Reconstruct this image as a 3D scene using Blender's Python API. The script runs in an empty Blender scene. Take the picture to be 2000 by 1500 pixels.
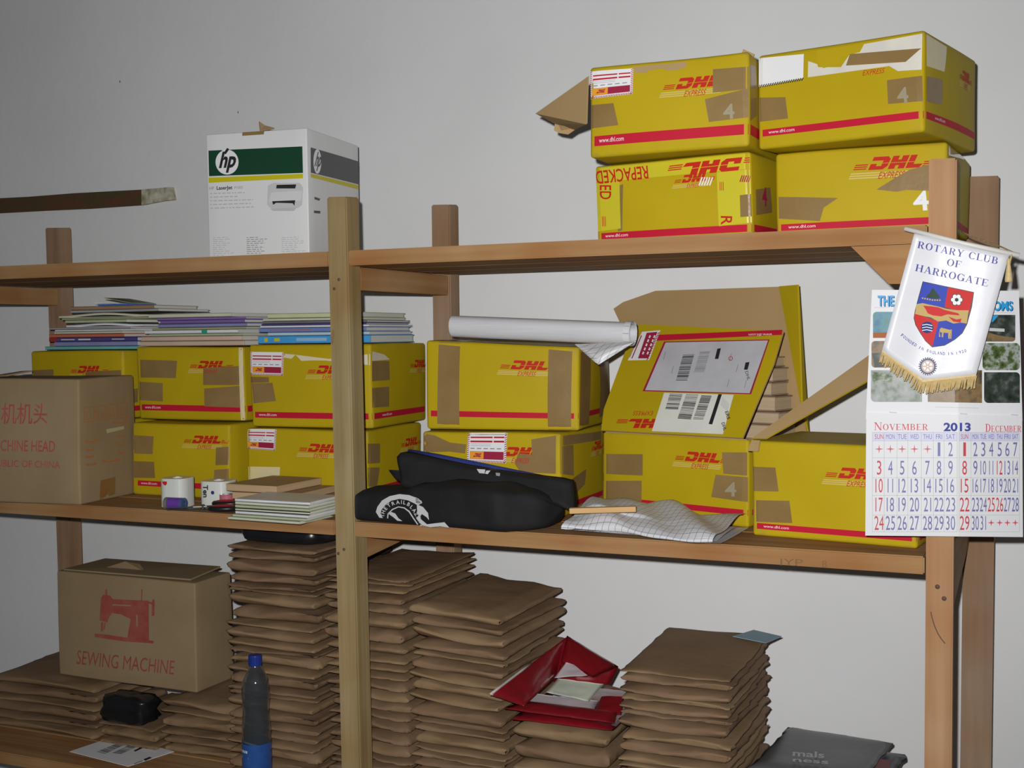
import bpy, bmesh, math, random
from mathutils import Vector, Matrix, noise
random.seed(7)
sc = bpy.context.scene
COL = sc.collection

# ------------------------------------------------------------------ camera
CX, CY, CZ = 1.4403, -2.2612, 1.6
YAW, PITCH, ROLL, FPX = .4194, -.0401, -.011, 2370.86
_f = Vector((-math.sin(YAW)*math.cos(PITCH), math.cos(YAW)*math.cos(PITCH), math.sin(PITCH)))
_r0 = Vector((math.cos(YAW), math.sin(YAW), 0)); _u0 = _r0.cross(_f)
_r = _r0*math.cos(ROLL) + _u0*math.sin(ROLL)
_u = -_r0*math.sin(ROLL) + _u0*math.cos(ROLL)
CPOS = Vector((CX, CY, CZ))
cd = bpy.data.cameras.new('camera'); cam = bpy.data.objects.new('camera', cd); COL.objects.link(cam)
cd.sensor_width = 36; cd.lens = FPX/2000*36; cd.clip_start = .05
_b = -_f
cam.matrix_world = Matrix(((_r.x, _u.x, _b.x, CX), (_r.y, _u.y, _b.y, CY), (_r.z, _u.z, _b.z, CZ), (0, 0, 0, 1)))
sc.camera = cam

# ------------------------------------------------------------------ light and exposure
w = bpy.data.worlds.new('world'); sc.world = w; w.use_nodes = True
w.node_tree.nodes['Background'].inputs[0].default_value = (.9, .95, 1, 1)
w.node_tree.nodes['Background'].inputs[1].default_value = .045
fl = bpy.data.lights.new('camera_flash_offscreen', 'SPOT'); flo = bpy.data.objects.new('camera_flash_offscreen', fl); COL.objects.link(flo)
fl.energy = 258; fl.spot_size = math.radians(104); fl.spot_blend = 1.0; fl.shadow_soft_size = .012
fl.color = (1, 1, 1)
_fp = CPOS + _u*.055 - _r*.045
_aim = (_f - _r*.02 + _u*.03).normalized()
flo.matrix_world = Matrix.Translation(_fp) @ _aim.to_track_quat('-Z', 'Y').to_matrix().to_4x4()
sc.view_settings.view_transform = 'Standard'; sc.view_settings.look = 'None'
sc.view_settings.exposure = 0; sc.view_settings.gamma = 1; sc.view_settings.use_curve_mapping = False

# ------------------------------------------------------------------ pixel helpers (2000 x 1500 photograph)
def ray(px, py):
    return (_f*FPX + _r*(px-1000) - _u*(py-750)).normalized()
def atY(px, py, Y):
    d = ray(px, py); return CPOS + d*((Y-CY)/d.y)
def atZ(px, py, Z):
    d = ray(px, py); return CPOS + d*((Z-CZ)/d.z)
def atP(px, py, p0, n):
    d = ray(px, py); return CPOS + d*((p0-CPOS).dot(n)/d.dot(n))
def pxm(p):
    d = Vector(p)-CPOS; return 1000+FPX*d.dot(_r)/d.dot(_f), 750-FPX*d.dot(_u)/d.dot(_f)

# ------------------------------------------------------------------ materials
MATS = {}
def mat(name, col, col2=None, rough=.65, scale=6, stretch=(1, 1, 1), bump=0, bscale=60, spec=.3, contrast=.5, metal=0, detail=4, coat=0, trans=0):
    if name in MATS: return MATS[name]
    m = bpy.data.materials.new(name); m.use_nodes = True; nt = m.node_tree; N = nt.nodes; L = nt.links
    b = N['Principled BSDF']
    b.inputs['Base Color'].default_value = (*col, 1); b.inputs['Roughness'].default_value = rough
    b.inputs['Specular IOR Level'].default_value = spec; b.inputs['Metallic'].default_value = metal
    if coat: b.inputs['Coat Weight'].default_value = coat; b.inputs['Coat Roughness'].default_value = .15
    if trans: b.inputs['Transmission Weight'].default_value = trans
    if col2 or bump:
        tc = N.new('ShaderNodeTexCoord'); oi = N.new('ShaderNodeObjectInfo')
        ad = N.new('ShaderNodeVectorMath'); ad.operation = 'MULTIPLY_ADD'
        cb = N.new('ShaderNodeCombineXYZ')
        mu = N.new('ShaderNodeMath'); mu.operation = 'MULTIPLY'; mu.inputs[1].default_value = 37
        L.new(oi.outputs['Random'], mu.inputs[0])
        for i in range(3): L.new(mu.outputs[0], cb.inputs[i])
        ad.inputs[1].default_value = stretch
        L.new(tc.outputs['Object'], ad.inputs[0]); L.new(cb.outputs[0], ad.inputs[2])
    if col2:
        n = N.new('ShaderNodeTexNoise'); n.inputs['Scale'].default_value = scale; n.inputs['Detail'].default_value = detail
        L.new(ad.outputs[0], n.inputs['Vector'])
        r = N.new('ShaderNodeValToRGB'); e = r.color_ramp.elements
        e[0].position = .5-contrast*.5; e[1].position = .5+contrast*.5
        e[0].color = (*col, 1); e[1].color = (*col2, 1)
        L.new(n.outputs[0], r.inputs[0]); L.new(r.outputs[0], b.inputs['Base Color'])
    if bump:
        n2 = N.new('ShaderNodeTexNoise'); n2.inputs['Scale'].default_value = bscale; n2.inputs['Detail'].default_value = 3
        L.new(ad.outputs[0], n2.inputs['Vector'])
        bp = N.new('ShaderNodeBump'); bp.inputs['Strength'].default_value = bump; bp.inputs['Distance'].default_value = .004
        L.new(n2.outputs[0], bp.inputs['Height']); L.new(bp.outputs[0], b.inputs['Normal'])
    MATS[name] = m; return m

def worn_edges(m):
    """scuffed brown board showing along the carton's creases"""
    nt = m.node_tree; N = nt.nodes; L = nt.links; b = N['Principled BSDF']
    g = N.new('ShaderNodeNewGeometry'); r = N.new('ShaderNodeValToRGB'); r.color_ramp.elements[0].position = .515; r.color_ramp.elements[1].position = .57
    L.new(g.outputs['Pointiness'], r.inputs[0])
    tc = N.new('ShaderNodeTexCoord'); n = N.new('ShaderNodeTexNoise'); n.inputs['Scale'].default_value = 38; n.inputs['Detail'].default_value = 4; L.new(tc.outputs['Object'], n.inputs['Vector'])
    r2 = N.new('ShaderNodeValToRGB'); r2.color_ramp.elements[0].position = .48; r2.color_ramp.elements[1].position = .62; L.new(n.outputs[0], r2.inputs[0])
    mu = N.new('ShaderNodeMath'); mu.operation = 'MULTIPLY'; L.new(r.outputs[0], mu.inputs[0]); L.new(r2.outputs[0], mu.inputs[1])
    mx = N.new('ShaderNodeMix'); mx.data_type = 'RGBA'; src = b.inputs['Base Color'].links[0].from_socket
    L.new(mu.outputs[0], mx.inputs[0]); L.new(src, mx.inputs[6]); mx.inputs[7].default_value = (.22, .15, .07, 1); L.new(mx.outputs[2], b.inputs['Base Color'])

def wood(name, c1, c2, axis, dark=(.16, .09, .05)):
    if name in MATS: return MATS[name]
    st = [34, 34, 34]; st[axis] = 1.6
    m = mat(name, c1, c2, rough=.75, scale=1.0, stretch=tuple(st), bump=.35, bscale=2.2, contrast=.45, detail=5, spec=.2)
    nt = m.node_tree; N = nt.nodes; L = nt.links; b = N['Principled BSDF']
    # broad warm / grey patches along the plank
    tc = N.new('ShaderNodeTexCoord'); n = N.new('ShaderNodeTexNoise'); n.inputs['Scale'].default_value = 5; n.inputs['Detail'].default_value = 2
    L.new(tc.outputs['Object'], n.inputs['Vector'])
    r = N.new('ShaderNodeValToRGB'); r.color_ramp.elements[0].position = .35; r.color_ramp.elements[1].position = .75
    r.color_ramp.elements[0].color = (1, 1, 1, 1); r.color_ramp.elements[1].color = (.86, .68, .52, 1)
    L.new(n.outputs[0], r.inputs[0])
    mx = N.new('ShaderNodeMix'); mx.data_type = 'RGBA'; mx.blend_type = 'MULTIPLY'; mx.inputs[0].default_value = 1
    src = b.inputs['Base Color'].links[0].from_socket
    L.new(src, mx.inputs[6]); L.new(r.outputs[0], mx.inputs[7]); L.new(mx.outputs[2], b.inputs['Base Color'])
    return m

def wall_mat():
    m = mat('white_plaster', (.66, .66, .66), (.74, .74, .74), rough=.85, scale=2.2, bump=.25, bscale=26, contrast=.6, spec=.15)
    nt = m.node_tree; N = nt.nodes; L = nt.links; b = N['Principled BSDF']
    tc = N.new('ShaderNodeTexCoord'); v = N.new('ShaderNodeTexVoronoi'); v.inputs['Scale'].default_value = 9; v.inputs['Randomness'].default_value = 1
    mp = N.new('ShaderNodeMapping'); mp.inputs['Scale'].default_value = (1.3, 1, .8); L.new(tc.outputs['Object'], mp.inputs[0])
    L.new(mp.outputs[0], v.inputs['Vector'])
    r = N.new('ShaderNodeValToRGB'); e = r.color_ramp.elements
    e[0].position = .018; e[0].color = (.25, .23, .2, 1); e[1].position = .035; e[1].color = (1, 1, 1, 1)
    L.new(v.outputs['Distance'], r.inputs[0])
    # only some cells carry a speck
    s = N.new('ShaderNodeSeparateColor'); L.new(v.outputs['Color'], s.inputs[0])
    g = N.new('ShaderNodeMath'); g.operation = 'GREATER_THAN'; g.inputs[1].default_value = .72; L.new(s.outputs[0], g.inputs[0])
    mx = N.new('ShaderNodeMix'); mx.data_type = 'RGBA'; mx.blend_type = 'MULTIPLY'
    L.new(g.outputs[0], mx.inputs[0]); src = b.inputs['Base Color'].links[0].from_socket
    L.new(src, mx.inputs[6]); L.new(r.outputs[0], mx.inputs[7]); L.new(mx.outputs[2], b.inputs['Base Color'])
    return m

def grid_mat(name, base, step=.018, wid=.0011):
    m = mat(name, base, rough=.4, spec=.4)
    nt = m.node_tree; N = nt.nodes; L = nt.links; b = N['Principled BSDF']
    uv = N.new('ShaderNodeUVMap'); sp = N.new('ShaderNodeSeparateXYZ'); L.new(uv.outputs[0], sp.inputs[0]); outs = []
    for i in range(2):
        a = N.new('ShaderNodeMath'); a.operation = 'FLOORED_MODULO'; a.inputs[1].default_value = step
        L.new(sp.outputs[i], a.inputs[0])
        c = N.new('ShaderNodeMath'); c.operation = 'LESS_THAN'; c.inputs[1].default_value = wid
        L.new(a.outputs[0], c.inputs[0]); outs.append(c)
    mxx = N.new('ShaderNodeMath'); mxx.operation = 'MAXIMUM'; L.new(outs[0].outputs[0], mxx.inputs[0]); L.new(outs[1].outputs[0], mxx.inputs[1])
    mi = N.new('ShaderNodeMix'); mi.data_type = 'RGBA'; mi.inputs[6].default_value = (*base, 1); mi.inputs[7].default_value = (.1, .1, .11, 1)
    L.new(mxx.outputs[0], mi.inputs[0]); L.new(mi.outputs[2], b.inputs['Base Color'])
    return m

def photo_mat(name, cols, scale=40):
    if name in MATS: return MATS[name]
    m = mat(name, cols[0], cols[1], rough=.35, scale=scale, contrast=.9)
    r = [n for n in m.node_tree.nodes if n.type == 'VALTORGB'][0]
    r.color_ramp.elements[0].position = .3; r.color_ramp.elements[1].position = .7
    r.color_ramp.elements[1].color = (*cols[-1], 1)
    for i, c in enumerate(cols[1:-1]):
        e = r.color_ramp.elements.new(.3+.4*(i+1)/(len(cols)-1)); e.color = (*c, 1)
    return m

YEL = mat('yellow_carton_board', (.405, .292, .006), (.46, .338, .009), rough=.55, scale=5, bump=.12, bscale=22, spec=.12)
worn_edges(YEL)
YELF = mat('yellow_flap_board', (.405, .292, .006), (.46, .338, .009), rough=.55, scale=5, bump=.12, bscale=22, spec=.12)
FAINT = mat('faint_number_print', (.30, .26, .17), rough=.4)
RED = mat('red_print', (.46, .012, .032), rough=.55, spec=.12)
LRED = mat('logo_red_print', (.46, .022, .012), rough=.55, spec=.12)
PALE = mat('pale_print_line', (.56, .43, .13), rough=.5)
BROWN = mat('brown_cardboard', (.33, .22, .115), (.40, .275, .15), rough=.8, scale=7, bump=.12, bscale=40)
DBROWN = mat('aged_brown_carton', (.225, .158, .082), (.305, .22, .122), rough=.8, scale=4, bump=.15, bscale=30)
KRAFT = mat('inner_kraft_board', (.36, .235, .10), (.40, .27, .13), rough=.85, scale=5)
TAPE = mat('brown_packing_tape', (.20, .125, .042), (.27, .175, .072), rough=.25, scale=9, spec=.35, bump=.2, bscale=25)
CLEAR = mat('clear_tape', (.62, .55, .38), (.7, .6, .3), rough=.12, scale=12, spec=.6, bump=.2, bscale=40)
WHITE = mat('white_paper', (.72, .72, .73), rough=.5)
OFFW = mat('off_white_paper', (.62, .62, .55), (.7, .7, .64), rough=.6, scale=12)
BLACK = mat('black_print', (.02, .02, .022), rough=.5)
GREY = mat('grey_print', (.25, .25, .26), rough=.5)
LGREY = mat('light_grey_print', (.45, .45, .46), rough=.5)
SILV = mat('grey_waybill_pouch', (.42, .42, .45), (.5, .5, .53), rough=.3, scale=14, bump=.25, bscale=30, spec=.5)
MAROON = mat('maroon_print', (.3, .015, .05), rough=.5)
ORANGE = mat('orange_print', (.75, .3, .02), rough=.5)
WPOST = wood('pale_post_wood', (.23, .175, .08), (.34, .265, .14), 2)
WPOST2 = wood('reddish_post_wood', (.34, .185, .09), (.45, .275, .15), 2)
WBACK = wood('brown_post_wood', (.25, .165, .105), (.34, .235, .155), 2)
WBOARD = wood('board_wood', (.29, .15, .06), (.38, .235, .11), 0)
WRAIL = wood('rail_wood', (.29, .15, .06), (.38, .235, .11), 1)
ENV = mat('brown_envelope_paper', (.155, .092, .05), (.235, .15, .088), rough=.75, scale=5, bump=.9, bscale=14, spec=.2)
ENV2 = mat('light_brown_envelope_paper', (.19, .118, .06), (.27, .178, .10), rough=.7, scale=6, bump=.9, bscale=12, spec=.25)

# ------------------------------------------------------------------ mesh helpers
def tag(o, label=None, cat=None, group=None, kind=None):
    if label: o['label'] = label
    if cat: o['category'] = cat
    if group: o['group'] = group
    if kind: o['kind'] = kind
    return o
def mobj(name, verts, faces, mats, parent=None, midx=None, smooth=False, uvs=None):
    me = bpy.data.meshes.new(name); me.from_pydata([tuple(v) for v in verts], [], faces)
    if not isinstance(mats, (list, tuple)): mats = [mats]
    for m in mats: me.materials.append(m)
    if midx:
        for p, i in zip(me.polygons, midx): p.material_index = i
    if smooth:
        for p in me.polygons: p.use_smooth = True
    if uvs:
        ul = me.uv_layers.new(name='UVMap')
        for lp in me.loops: ul.data[lp.index].uv = uvs[lp.vertex_index]
    me.update()
    o = bpy.data.objects.new(name, me); COL.objects.link(o)
    if parent: o.parent = parent
    return o
def empty(name, loc, rz=0, label=None, cat=None, group=None):
    o = bpy.data.objects.new(name, None); COL.objects.link(o); o.empty_display_size = .05
    o.location = loc; o.rotation_euler = (0, 0, rz); return tag(o, label, cat, group)
BOXF = [(0, 3, 2, 1), (4, 5, 6, 7), (0, 1, 5, 4), (1, 2, 6, 5), (2, 3, 7, 6), (3, 0, 4, 7)]
def boxv(x0, y0, z0, x1, y1, z1):
    return [(x0, y0, z0), (x1, y0, z0), (x1, y1, z0), (x0, y1, z0), (x0, y0, z1), (x1, y0, z1), (x1, y1, z1), (x0, y1, z1)]
def bevel_box(name, a, b, m, parent=None, bev=.003, org=(0, 0, 0), jit=0):
    bm = bmesh.new(); vs = [bm.verts.new((v[0]-org[0]+random.uniform(-jit, jit), v[1]-org[1], v[2]-org[2])) for v in boxv(*a, *b)]
    for f in BOXF: bm.faces.new([vs[i] for i in f])
    bmesh.ops.bevel(bm, geom=list(bm.edges), offset=bev, segments=2, profile=.6, affect='EDGES')
    bm.normal_update()
    me = bpy.data.meshes.new(name); bm.to_mesh(me); bm.free(); me.materials.append(m)
    o = bpy.data.objects.new(name, me); COL.objects.link(o)
    if parent: o.parent = parent
    return o
def slab(name, pts, th, m, parent=None, org=(0, 0, 0), m2=None, ndir=None):
    """planar polygon (world points, any order of winding) given a thickness; m on the first side, m2 on the other"""
    pts = [Vector(p)-Vector(org) for p in pts]; n = Vector((0, 0, 0))
    for i in range(len(pts)): n += pts[i].cross(pts[(i+1) % len(pts)])
    n.normalize()
    if ndir is not None and n.dot(Vector(ndir)) < 0: pts.reverse(); n = -n
    k = len(pts); v = [p+n*th*.5 for p in pts]+[p-n*th*.5 for p in pts]
    f = [tuple(range(k)), tuple(range(2*k-1, k-1, -1))]+[(i, i+k, (i+1) % k+k, (i+1) % k) for i in range(k)]
    return mobj(name, v, f, [m, m2 or m], parent, [0, 1]+[1]*k)
def lathe(prof, seg=32):
    v, f = [], []
    for r, z in prof:
        for i in range(seg):
            a = 2*math.pi*i/seg; v.append((r*math.cos(a), r*math.sin(a), z))
    for j in range(len(prof)-1):
        for i in range(seg):
            f.append((j*seg+i, j*seg+(i+1) % seg, (j+1)*seg+(i+1) % seg, (j+1)*seg+i))
    return v, f
def tube(name, pts, rad, m, parent=None, org=(0, 0, 0), seg=8):
    pts = [Vector(p)-Vector(org) for p in pts]; v, f = [], []
    for i, p in enumerate(pts):
        t = (pts[min(i+1, len(pts)-1)]-pts[max(i-1, 0)]).normalized()
        a = t.orthogonal().normalized() if i == 0 else (a-t*a.dot(t)).normalized()
        b = t.cross(a)
        for k in range(seg):
            an = 2*math.pi*k/seg; v.append(p+(a*math.cos(an)+b*math.sin(an))*rad)
    for i in range(len(pts)-1):
        for k in range(seg):
            f.append((i*seg+k, i*seg+(k+1) % seg, (i+1)*seg+(k+1) % seg, (i+1)*seg+k))
    f.append(tuple(range(seg-1, -1, -1))); f.append(tuple(range((len(pts)-1)*seg, len(pts)*seg)))
    return mobj(name, v, f, m, parent, smooth=True)

# ------------------------------------------------------------------ flat print: text, logos, labels mapped onto real surfaces
_tc = {}
def glyphs(s, bold=0):
    k = (s, bold)
    if k not in _tc:
        cu = bpy.data.curves.new('t', 'FONT'); cu.body = s; cu.size = 1; cu.resolution_u = 3; cu.offset = bold; cu.fill_mode = 'FRONT'
        ob = bpy.data.objects.new('t', cu); me = bpy.data.meshes.new_from_object(ob)
        v = [(p.co.x, p.co.y) for p in me.vertices]; f = [tuple(p.vertices) for p in me.polygons]
        bpy.data.objects.remove(ob); bpy.data.meshes.remove(me); bpy.data.curves.remove(cu)
        _tc[k] = (v, f)
    return _tc[k]
_H = None
class Print:
    def __init__(s, fn, flip=False, ml=None): s.ml = ml or getattr(fn, 'ml', None); s.fn = fn; s.flip = -1 if flip else 1; s.v = []; s.f = []; s.mi = []; s.m = []
    def _m(s, m):
        if m not in s.m: s.m.append(m)
        return s.m.index(m)
    def add(s, vs, fs, m, lift):
        if s.ml:      # fine subdivision, so that flat print hugs a curved surface
            bm = bmesh.new(); bv = [bm.verts.new((x, y, 0)) for x, y in vs]
            for f in fs:
                try: bm.faces.new([bv[i] for i in f])
                except ValueError: pass
            big = max((e.calc_length() for e in bm.edges), default=0) > s.ml
            if big:
                bm.normal_update(); bmesh.ops.triangulate(bm, faces=bm.faces[:])
                for _ in range(6):
                    es = [e for e in bm.edges if e.calc_length() > s.ml]
                    if not es or len(bm.faces) > 4000: break
                    bmesh.ops.subdivide_edges(bm, edges=es, cuts=1); bmesh.ops.triangulate(bm, faces=[f for f in bm.faces if len(f.verts) > 3])
                bm.verts.index_update(); vs = [(v.co.x, v.co.y) for v in bm.verts]; fs = [tuple(v.index for v in f.verts) for f in bm.faces]
            bm.free()
        o = len(s.v); s.v += [s.fn(x, y, lift) for x, y in vs]; i = s._m(m)
        for f in fs: s.f.append(tuple(a+o for a in f)); s.mi.append(i)
    def poly(s, pts, m, lift=.0006): s.add(pts, [tuple(range(len(pts)))], m, lift)
    def quad(s, c, m, lift=.0006, n=1, k=1):
        """four corners, subdivided n x k so that it follows a curved surface"""
        a, b, d, e = [Vector((*p, 0)) for p in c]
        vs = []
        for j in range(k+1):
            for i in range(n+1):
                u, t = i/n, j/k; p = a*(1-u)*(1-t)+b*u*(1-t)+d*u*t+e*(1-u)*t; vs.append((p.x, p.y))
        fs = [(j*(n+1)+i, j*(n+1)+i+1, (j+1)*(n+1)+i+1, (j+1)*(n+1)+i) for j in range(k) for i in range(n)]
        s.add(vs, fs, m, lift)
    def rect(s, x0, y0, x1, y1, m, lift=.0006, n=1, k=1): s.quad([(x0, y0), (x1, y0), (x1, y1), (x0, y1)], m, lift, n, k)
    def disc(s, x, y, r, m, lift=.0006, ry=None, n=28): s.poly([(x+r*math.cos(2*math.pi*i/n), y+(ry or r)*math.sin(2*math.pi*i/n)) for i in range(n)], m, lift)
    def ring(s, x, y, r0, r1, m, lift=.0006, a0=0, a1=360, n=32, ry=1):
        A = [math.radians(a0+(a1-a0)*i/n) for i in range(n+1)]
        vs = [(x+r0*math.cos(a), y+r0*ry*math.sin(a)) for a in A]+[(x+r1*math.cos(a), y+r1*ry*math.sin(a)) for a in A]
        s.add(vs, [(i, i+1, n+2+i, n+1+i) for i in range(n)], m, lift)
    def line(s, x0, y0, x1, y1, w, m, lift=.0006):
        dx, dy = x1-x0, y1-y0; l = math.hypot(dx, dy) or 1; nx, ny = -dy/l*w/2, dx/l*w/2
        s.poly([(x0+nx, y0+ny), (x0-nx, y0-ny), (x1-nx, y1-ny), (x1+nx, y1+ny)], m, lift)
    def put(s, gl, x, y, sx, sy, m, lift, rot=0, shear=0):
        v, f = gl; c, n = math.cos(math.radians(rot)), math.sin(math.radians(rot)); out = []
        for a, b in v:
            a2 = a*sx+b*sy*shear; b2 = b*sy; out.append((x+a2*c-b2*n, y+s.flip*(a2*n+b2*c)))
        s.add(out, f, m, lift)
    def text(s, t, x, y, h, m, lift=.0008, w=None, rot=0, shear=0, bold=0, center=False, right=False):
        global _H
        if _H is None: _H = max(b for a, b in glyphs('H')[0])
        gl = glyphs(t, bold)
        if not gl[0]: return
        mn = min(a for a, b in gl[0]); mx = max(a for a, b in gl[0])
        sy = h/_H; sx = sy if w is None else w/(mx-mn)
        gl = ([(a-mn-((mx-mn)/2 if center else (mx-mn) if right else 0), b) for a, b in gl[0]], gl[1])
        s.put(gl, x, y, sx, sy, m, lift, rot, shear)
    def build(s, name, parent=None, org=(0, 0, 0), inv=None):
        vs = s.v
        if inv is not None: vs = [inv @ Vector(p) for p in vs]
        elif org != (0, 0, 0): vs = [Vector(p)-Vector(org) for p in vs]
        return mobj(name, vs, s.f, s.m, parent, s.mi)

# the slanted three letter logo with speed lines, drawn from its shapes; h = letter height
_LG = [[(0, .70), (0, 1), (1.2, 1), (1.45, .80), (1.45, .50), (.92, .50), (.92, .70)],
       [(0, 0), (0, .46), (.5, .46), (.5, .27), (.92, .27), (.92, .46), (1.45, .46), (1.45, .24), (1.16, 0)],
       [(1.58, .50), (1.58, 1), (2.1, 1), (2.1, .70), (2.36, .70), (2.36, 1), (2.88, 1), (2.88, .50)],
       [(1.58, 0), (1.58, .46), (2.88, .46), (2.88, 0), (2.36, 0), (2.36, .27), (2.1, .27), (2.1, 0)],
       [(3.0, .50), (3.0, 1), (3.52, 1), (3.52, .50)],
       [(3.0, 0), (3.0, .46), (3.52, .46), (3.52, .29), (4.25, .29), (4.08, 0)]]
def logo(P, x, y, w, h, m=None, lift=.0007, rot=0, lines=True, express=True, cut=9, EM=None):
    m = m or LRED; k = w/4.4; c, n = math.cos(math.radians(rot)), math.sin(math.radians(rot))
    def T(a, b):
        X = a*k+b*h*.45; Y = b*h; return (x+X*c-Y*n, y+P.flip*(X*n+Y*c))
    for pg in _LG:
        if min(a for a, b in pg) < cut: P.poly([T(min(a, cut), b) for a, b in pg], m, lift)
    if lines:
        for b in (.06, .22, .38):
            P.poly([T(-1.25, b), T(-.2, b), T(-.2, b+.085), T(-1.25, b+.085)], m, lift)
            if cut > 5: P.poly([T(4.3, b), T(5.3, b), T(5.3, b+.085), T(4.3, b+.085)], m, lift)
    if express:
        for b in (-.28, -.46, -.64):
            P.poly([T(-1.3, b), T(4.6 if cut > 5 else cut, b), T(4.6 if cut > 5 else cut, b+.09), T(-1.3, b+.09)], PALE, lift-.0002)
        ox, oy = T(1.15, -.72)
        P.text('EXPRESS', ox, oy, h*.52, EM or LRED, lift+.0002, w=w*.46, rot=rot, shear=.35)
# ================================================================== the room
WALLY = .625
o = mobj('wall_back', boxv(-4, WALLY, 0, 4, WALLY+.15, 3.2), BOXF, wall_mat()); tag(o, 'white plastered wall with faint specks behind the shelves', 'wall', kind='structure')
o = mobj('floor', boxv(-4, -3.4, -.1, 4, WALLY, 0), BOXF, mat('grey_cement', (.30, .29, .27), (.36, .35, .33), rough=.8, scale=3, bump=.1)); tag(o, 'grey cement floor', 'floor', kind='structure')

# old timber strip bedded flush in the wall
bt = [atY(*q, WALLY) for q in ((-40, 390), (60, 385), (150, 378), (282, 371), (340, 366), (345, 391), (325, 393), (282, 401), (180, 408), (90, 412), (-40, 419))]
root = empty('timber_strip', (bt[0].x, WALLY, bt[0].z), label='old brown timber strip bedded in the white wall above the book pile', cat='timber')
org = tuple(root.location)
OLDW = mat('old_dark_timber', (.11, .042, .022), (.065, .055, .022), rough=.8, scale=14, stretch=(1, 3, 5), bump=.6, bscale=50, contrast=.3)
bm_pts = bt[:4]+bt[7:]
slab('timber', [p+Vector((0, -.004, 0)) for p in bm_pts], .014, OLDW, root, org)
pl = mat('flaking_white_paint', (.55, .53, .42), (.22, .2, .12), rough=.9, scale=30, bump=.8, bscale=60, contrast=.3)
slab('painted_end', [p+Vector((0, -.005, 0)) for p in (bt[3], bt[4], bt[5], bt[6], bt[7])], .016, pl, root, org)

# ================================================================== shelving unit
ZM0, ZM1 = 1.1653, 1.1978          # middle shelf
ZT0, ZT1 = 1.7545, 1.787           # top shelf
ZL0, ZL1 = .520, .550              # lower shelf
unit = empty('shelving_unit', (0, 0, 0), label='rough timber shelving unit with two bays standing against the white wall', cat='shelf')
def post(x_top, x_bot, ztop, y0, wx, wy, m, name='post', lab=None):
    zb = 0; k = (x_top-x_bot)/(ztop-.65); xb = x_bot-k*.65
    v = [(xb, y0, 0), (xb+wx, y0, 0), (xb+wx, y0+wy, 0), (xb, y0+wy, 0), (x_top, y0, ztop), (x_top+wx, y0, ztop-.002), (x_top+wx, y0+wy, ztop+.002), (x_top, y0+wy, ztop+.003)]
    bm = bmesh.new(); vs = [bm.verts.new(p) for p in v]
    for f in BOXF: bm.faces.new([vs[i] for i in f])
    bmesh.ops.bevel(bm, geom=list(bm.edges), offset=.003, segments=2, affect='EDGES')
    me = bpy.data.meshes.new(name); bm.to_mesh(me); bm.free(); me.materials.append(m)
    o = bpy.data.objects.new(name, me); COL.objects.link(o); o.parent = unit
    if lab: o['label'] = lab
    return o
PW, PD = .05, .054
post(-1.295, -1.285, 1.90, 0, PW, PD, WPOST)
p1 = post(-.005, .008, 1.905, 0, PW, PD, WPOST)
p2 = post(1.239, 1.233, 1.902, 0, .0465, .03, WPOST2, lab='reddish corner post')
post(-1.298, -1.281, 1.934, .484, .056, .05, WBACK); post(-.003, -.004, 1.933, .484, .052, .05, WBACK); post(1.273, 1.263, 1.924, .484, .062, .05, WBACK)
def board(x0, x1, z0, z1, y0, y1, dz0=0, dz1=0, m=None):
    v = [(x, y, z+(dz0 if x == x0 else dz1)) for x, y, z in boxv(x0, y0, z0, x1, y1, z1)]
    bm = bmesh.new(); vs = [bm.verts.new(p) for p in v]
    for f in BOXF: bm.faces.new([vs[i] for i in f])
    bmesh.ops.bevel(bm, geom=list(bm.edges), offset=.0025, segments=2, affect='EDGES')
    me = bpy.data.meshes.new('shelf_board'); bm.to_mesh(me); bm.free(); me.materials.append(m or WBOARD)
    o = bpy.data.objects.new('shelf_board', me); COL.objects.link(o); o.parent = unit; return o
def bay(x0, x1, z0, z1, yend):
    # each shelf is laid from planks side by side
    n = 3; y = 0.0
    for i in range(n):
        yy = y+(yend-y)/(n-i)
        a = x0 if .056 < yy and i == n else x0
        board(x0, x1, z0, z1, y+(.001 if i else 0), yy-.001); y = yy
bay(-1.243, -.003, ZT0, ZT1, .475); bay(.0475, 1.2365, ZT0, ZT1, .475)
bay(-1.238, .001, ZM0, ZM1, .475); bay(.052, 1.2335, ZM0, ZM1, .475)
bay(-1.234, .006, ZL0, ZL1, .475); bay(.0575, 1.2315, ZL0, ZL1, .475)
for x, wd in ((-1.293, .045), (-.001, .045), (1.245, .03)):
    bevel_box('side_rail', (x, .056, ZT0-.052), (x+wd, .482, ZT0-.002), WRAIL, unit)
# gussets under the middle shelf, deepest at the front post
for x, wd in ((-1.287, .04), (.008, .04), (1.262, .018)):
    s = [(x+wd, .056, ZM0-.002), (x+wd, .45, ZM0-.002), (x+wd, .40, ZM0-.03), (x+wd, .056, ZM0-.056)] if x < 1 else \
        [(x+wd, .032, ZM0+.05), (x+wd, .482, ZM0+.05), (x+wd, .482, ZM0-.015), (x+wd, .032, ZM0-.062)]
    slab('gusset', [(a-wd/2, b, c) for a, b, c in s], wd, WRAIL, unit)
for x, wd in ((-1.285, .04), (.012, .04), (1.24, .03)):
    bevel_box('side_rail', (x, .056, ZL0-.052), (x+wd, .482, ZL0-.002), WRAIL, unit)
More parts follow.
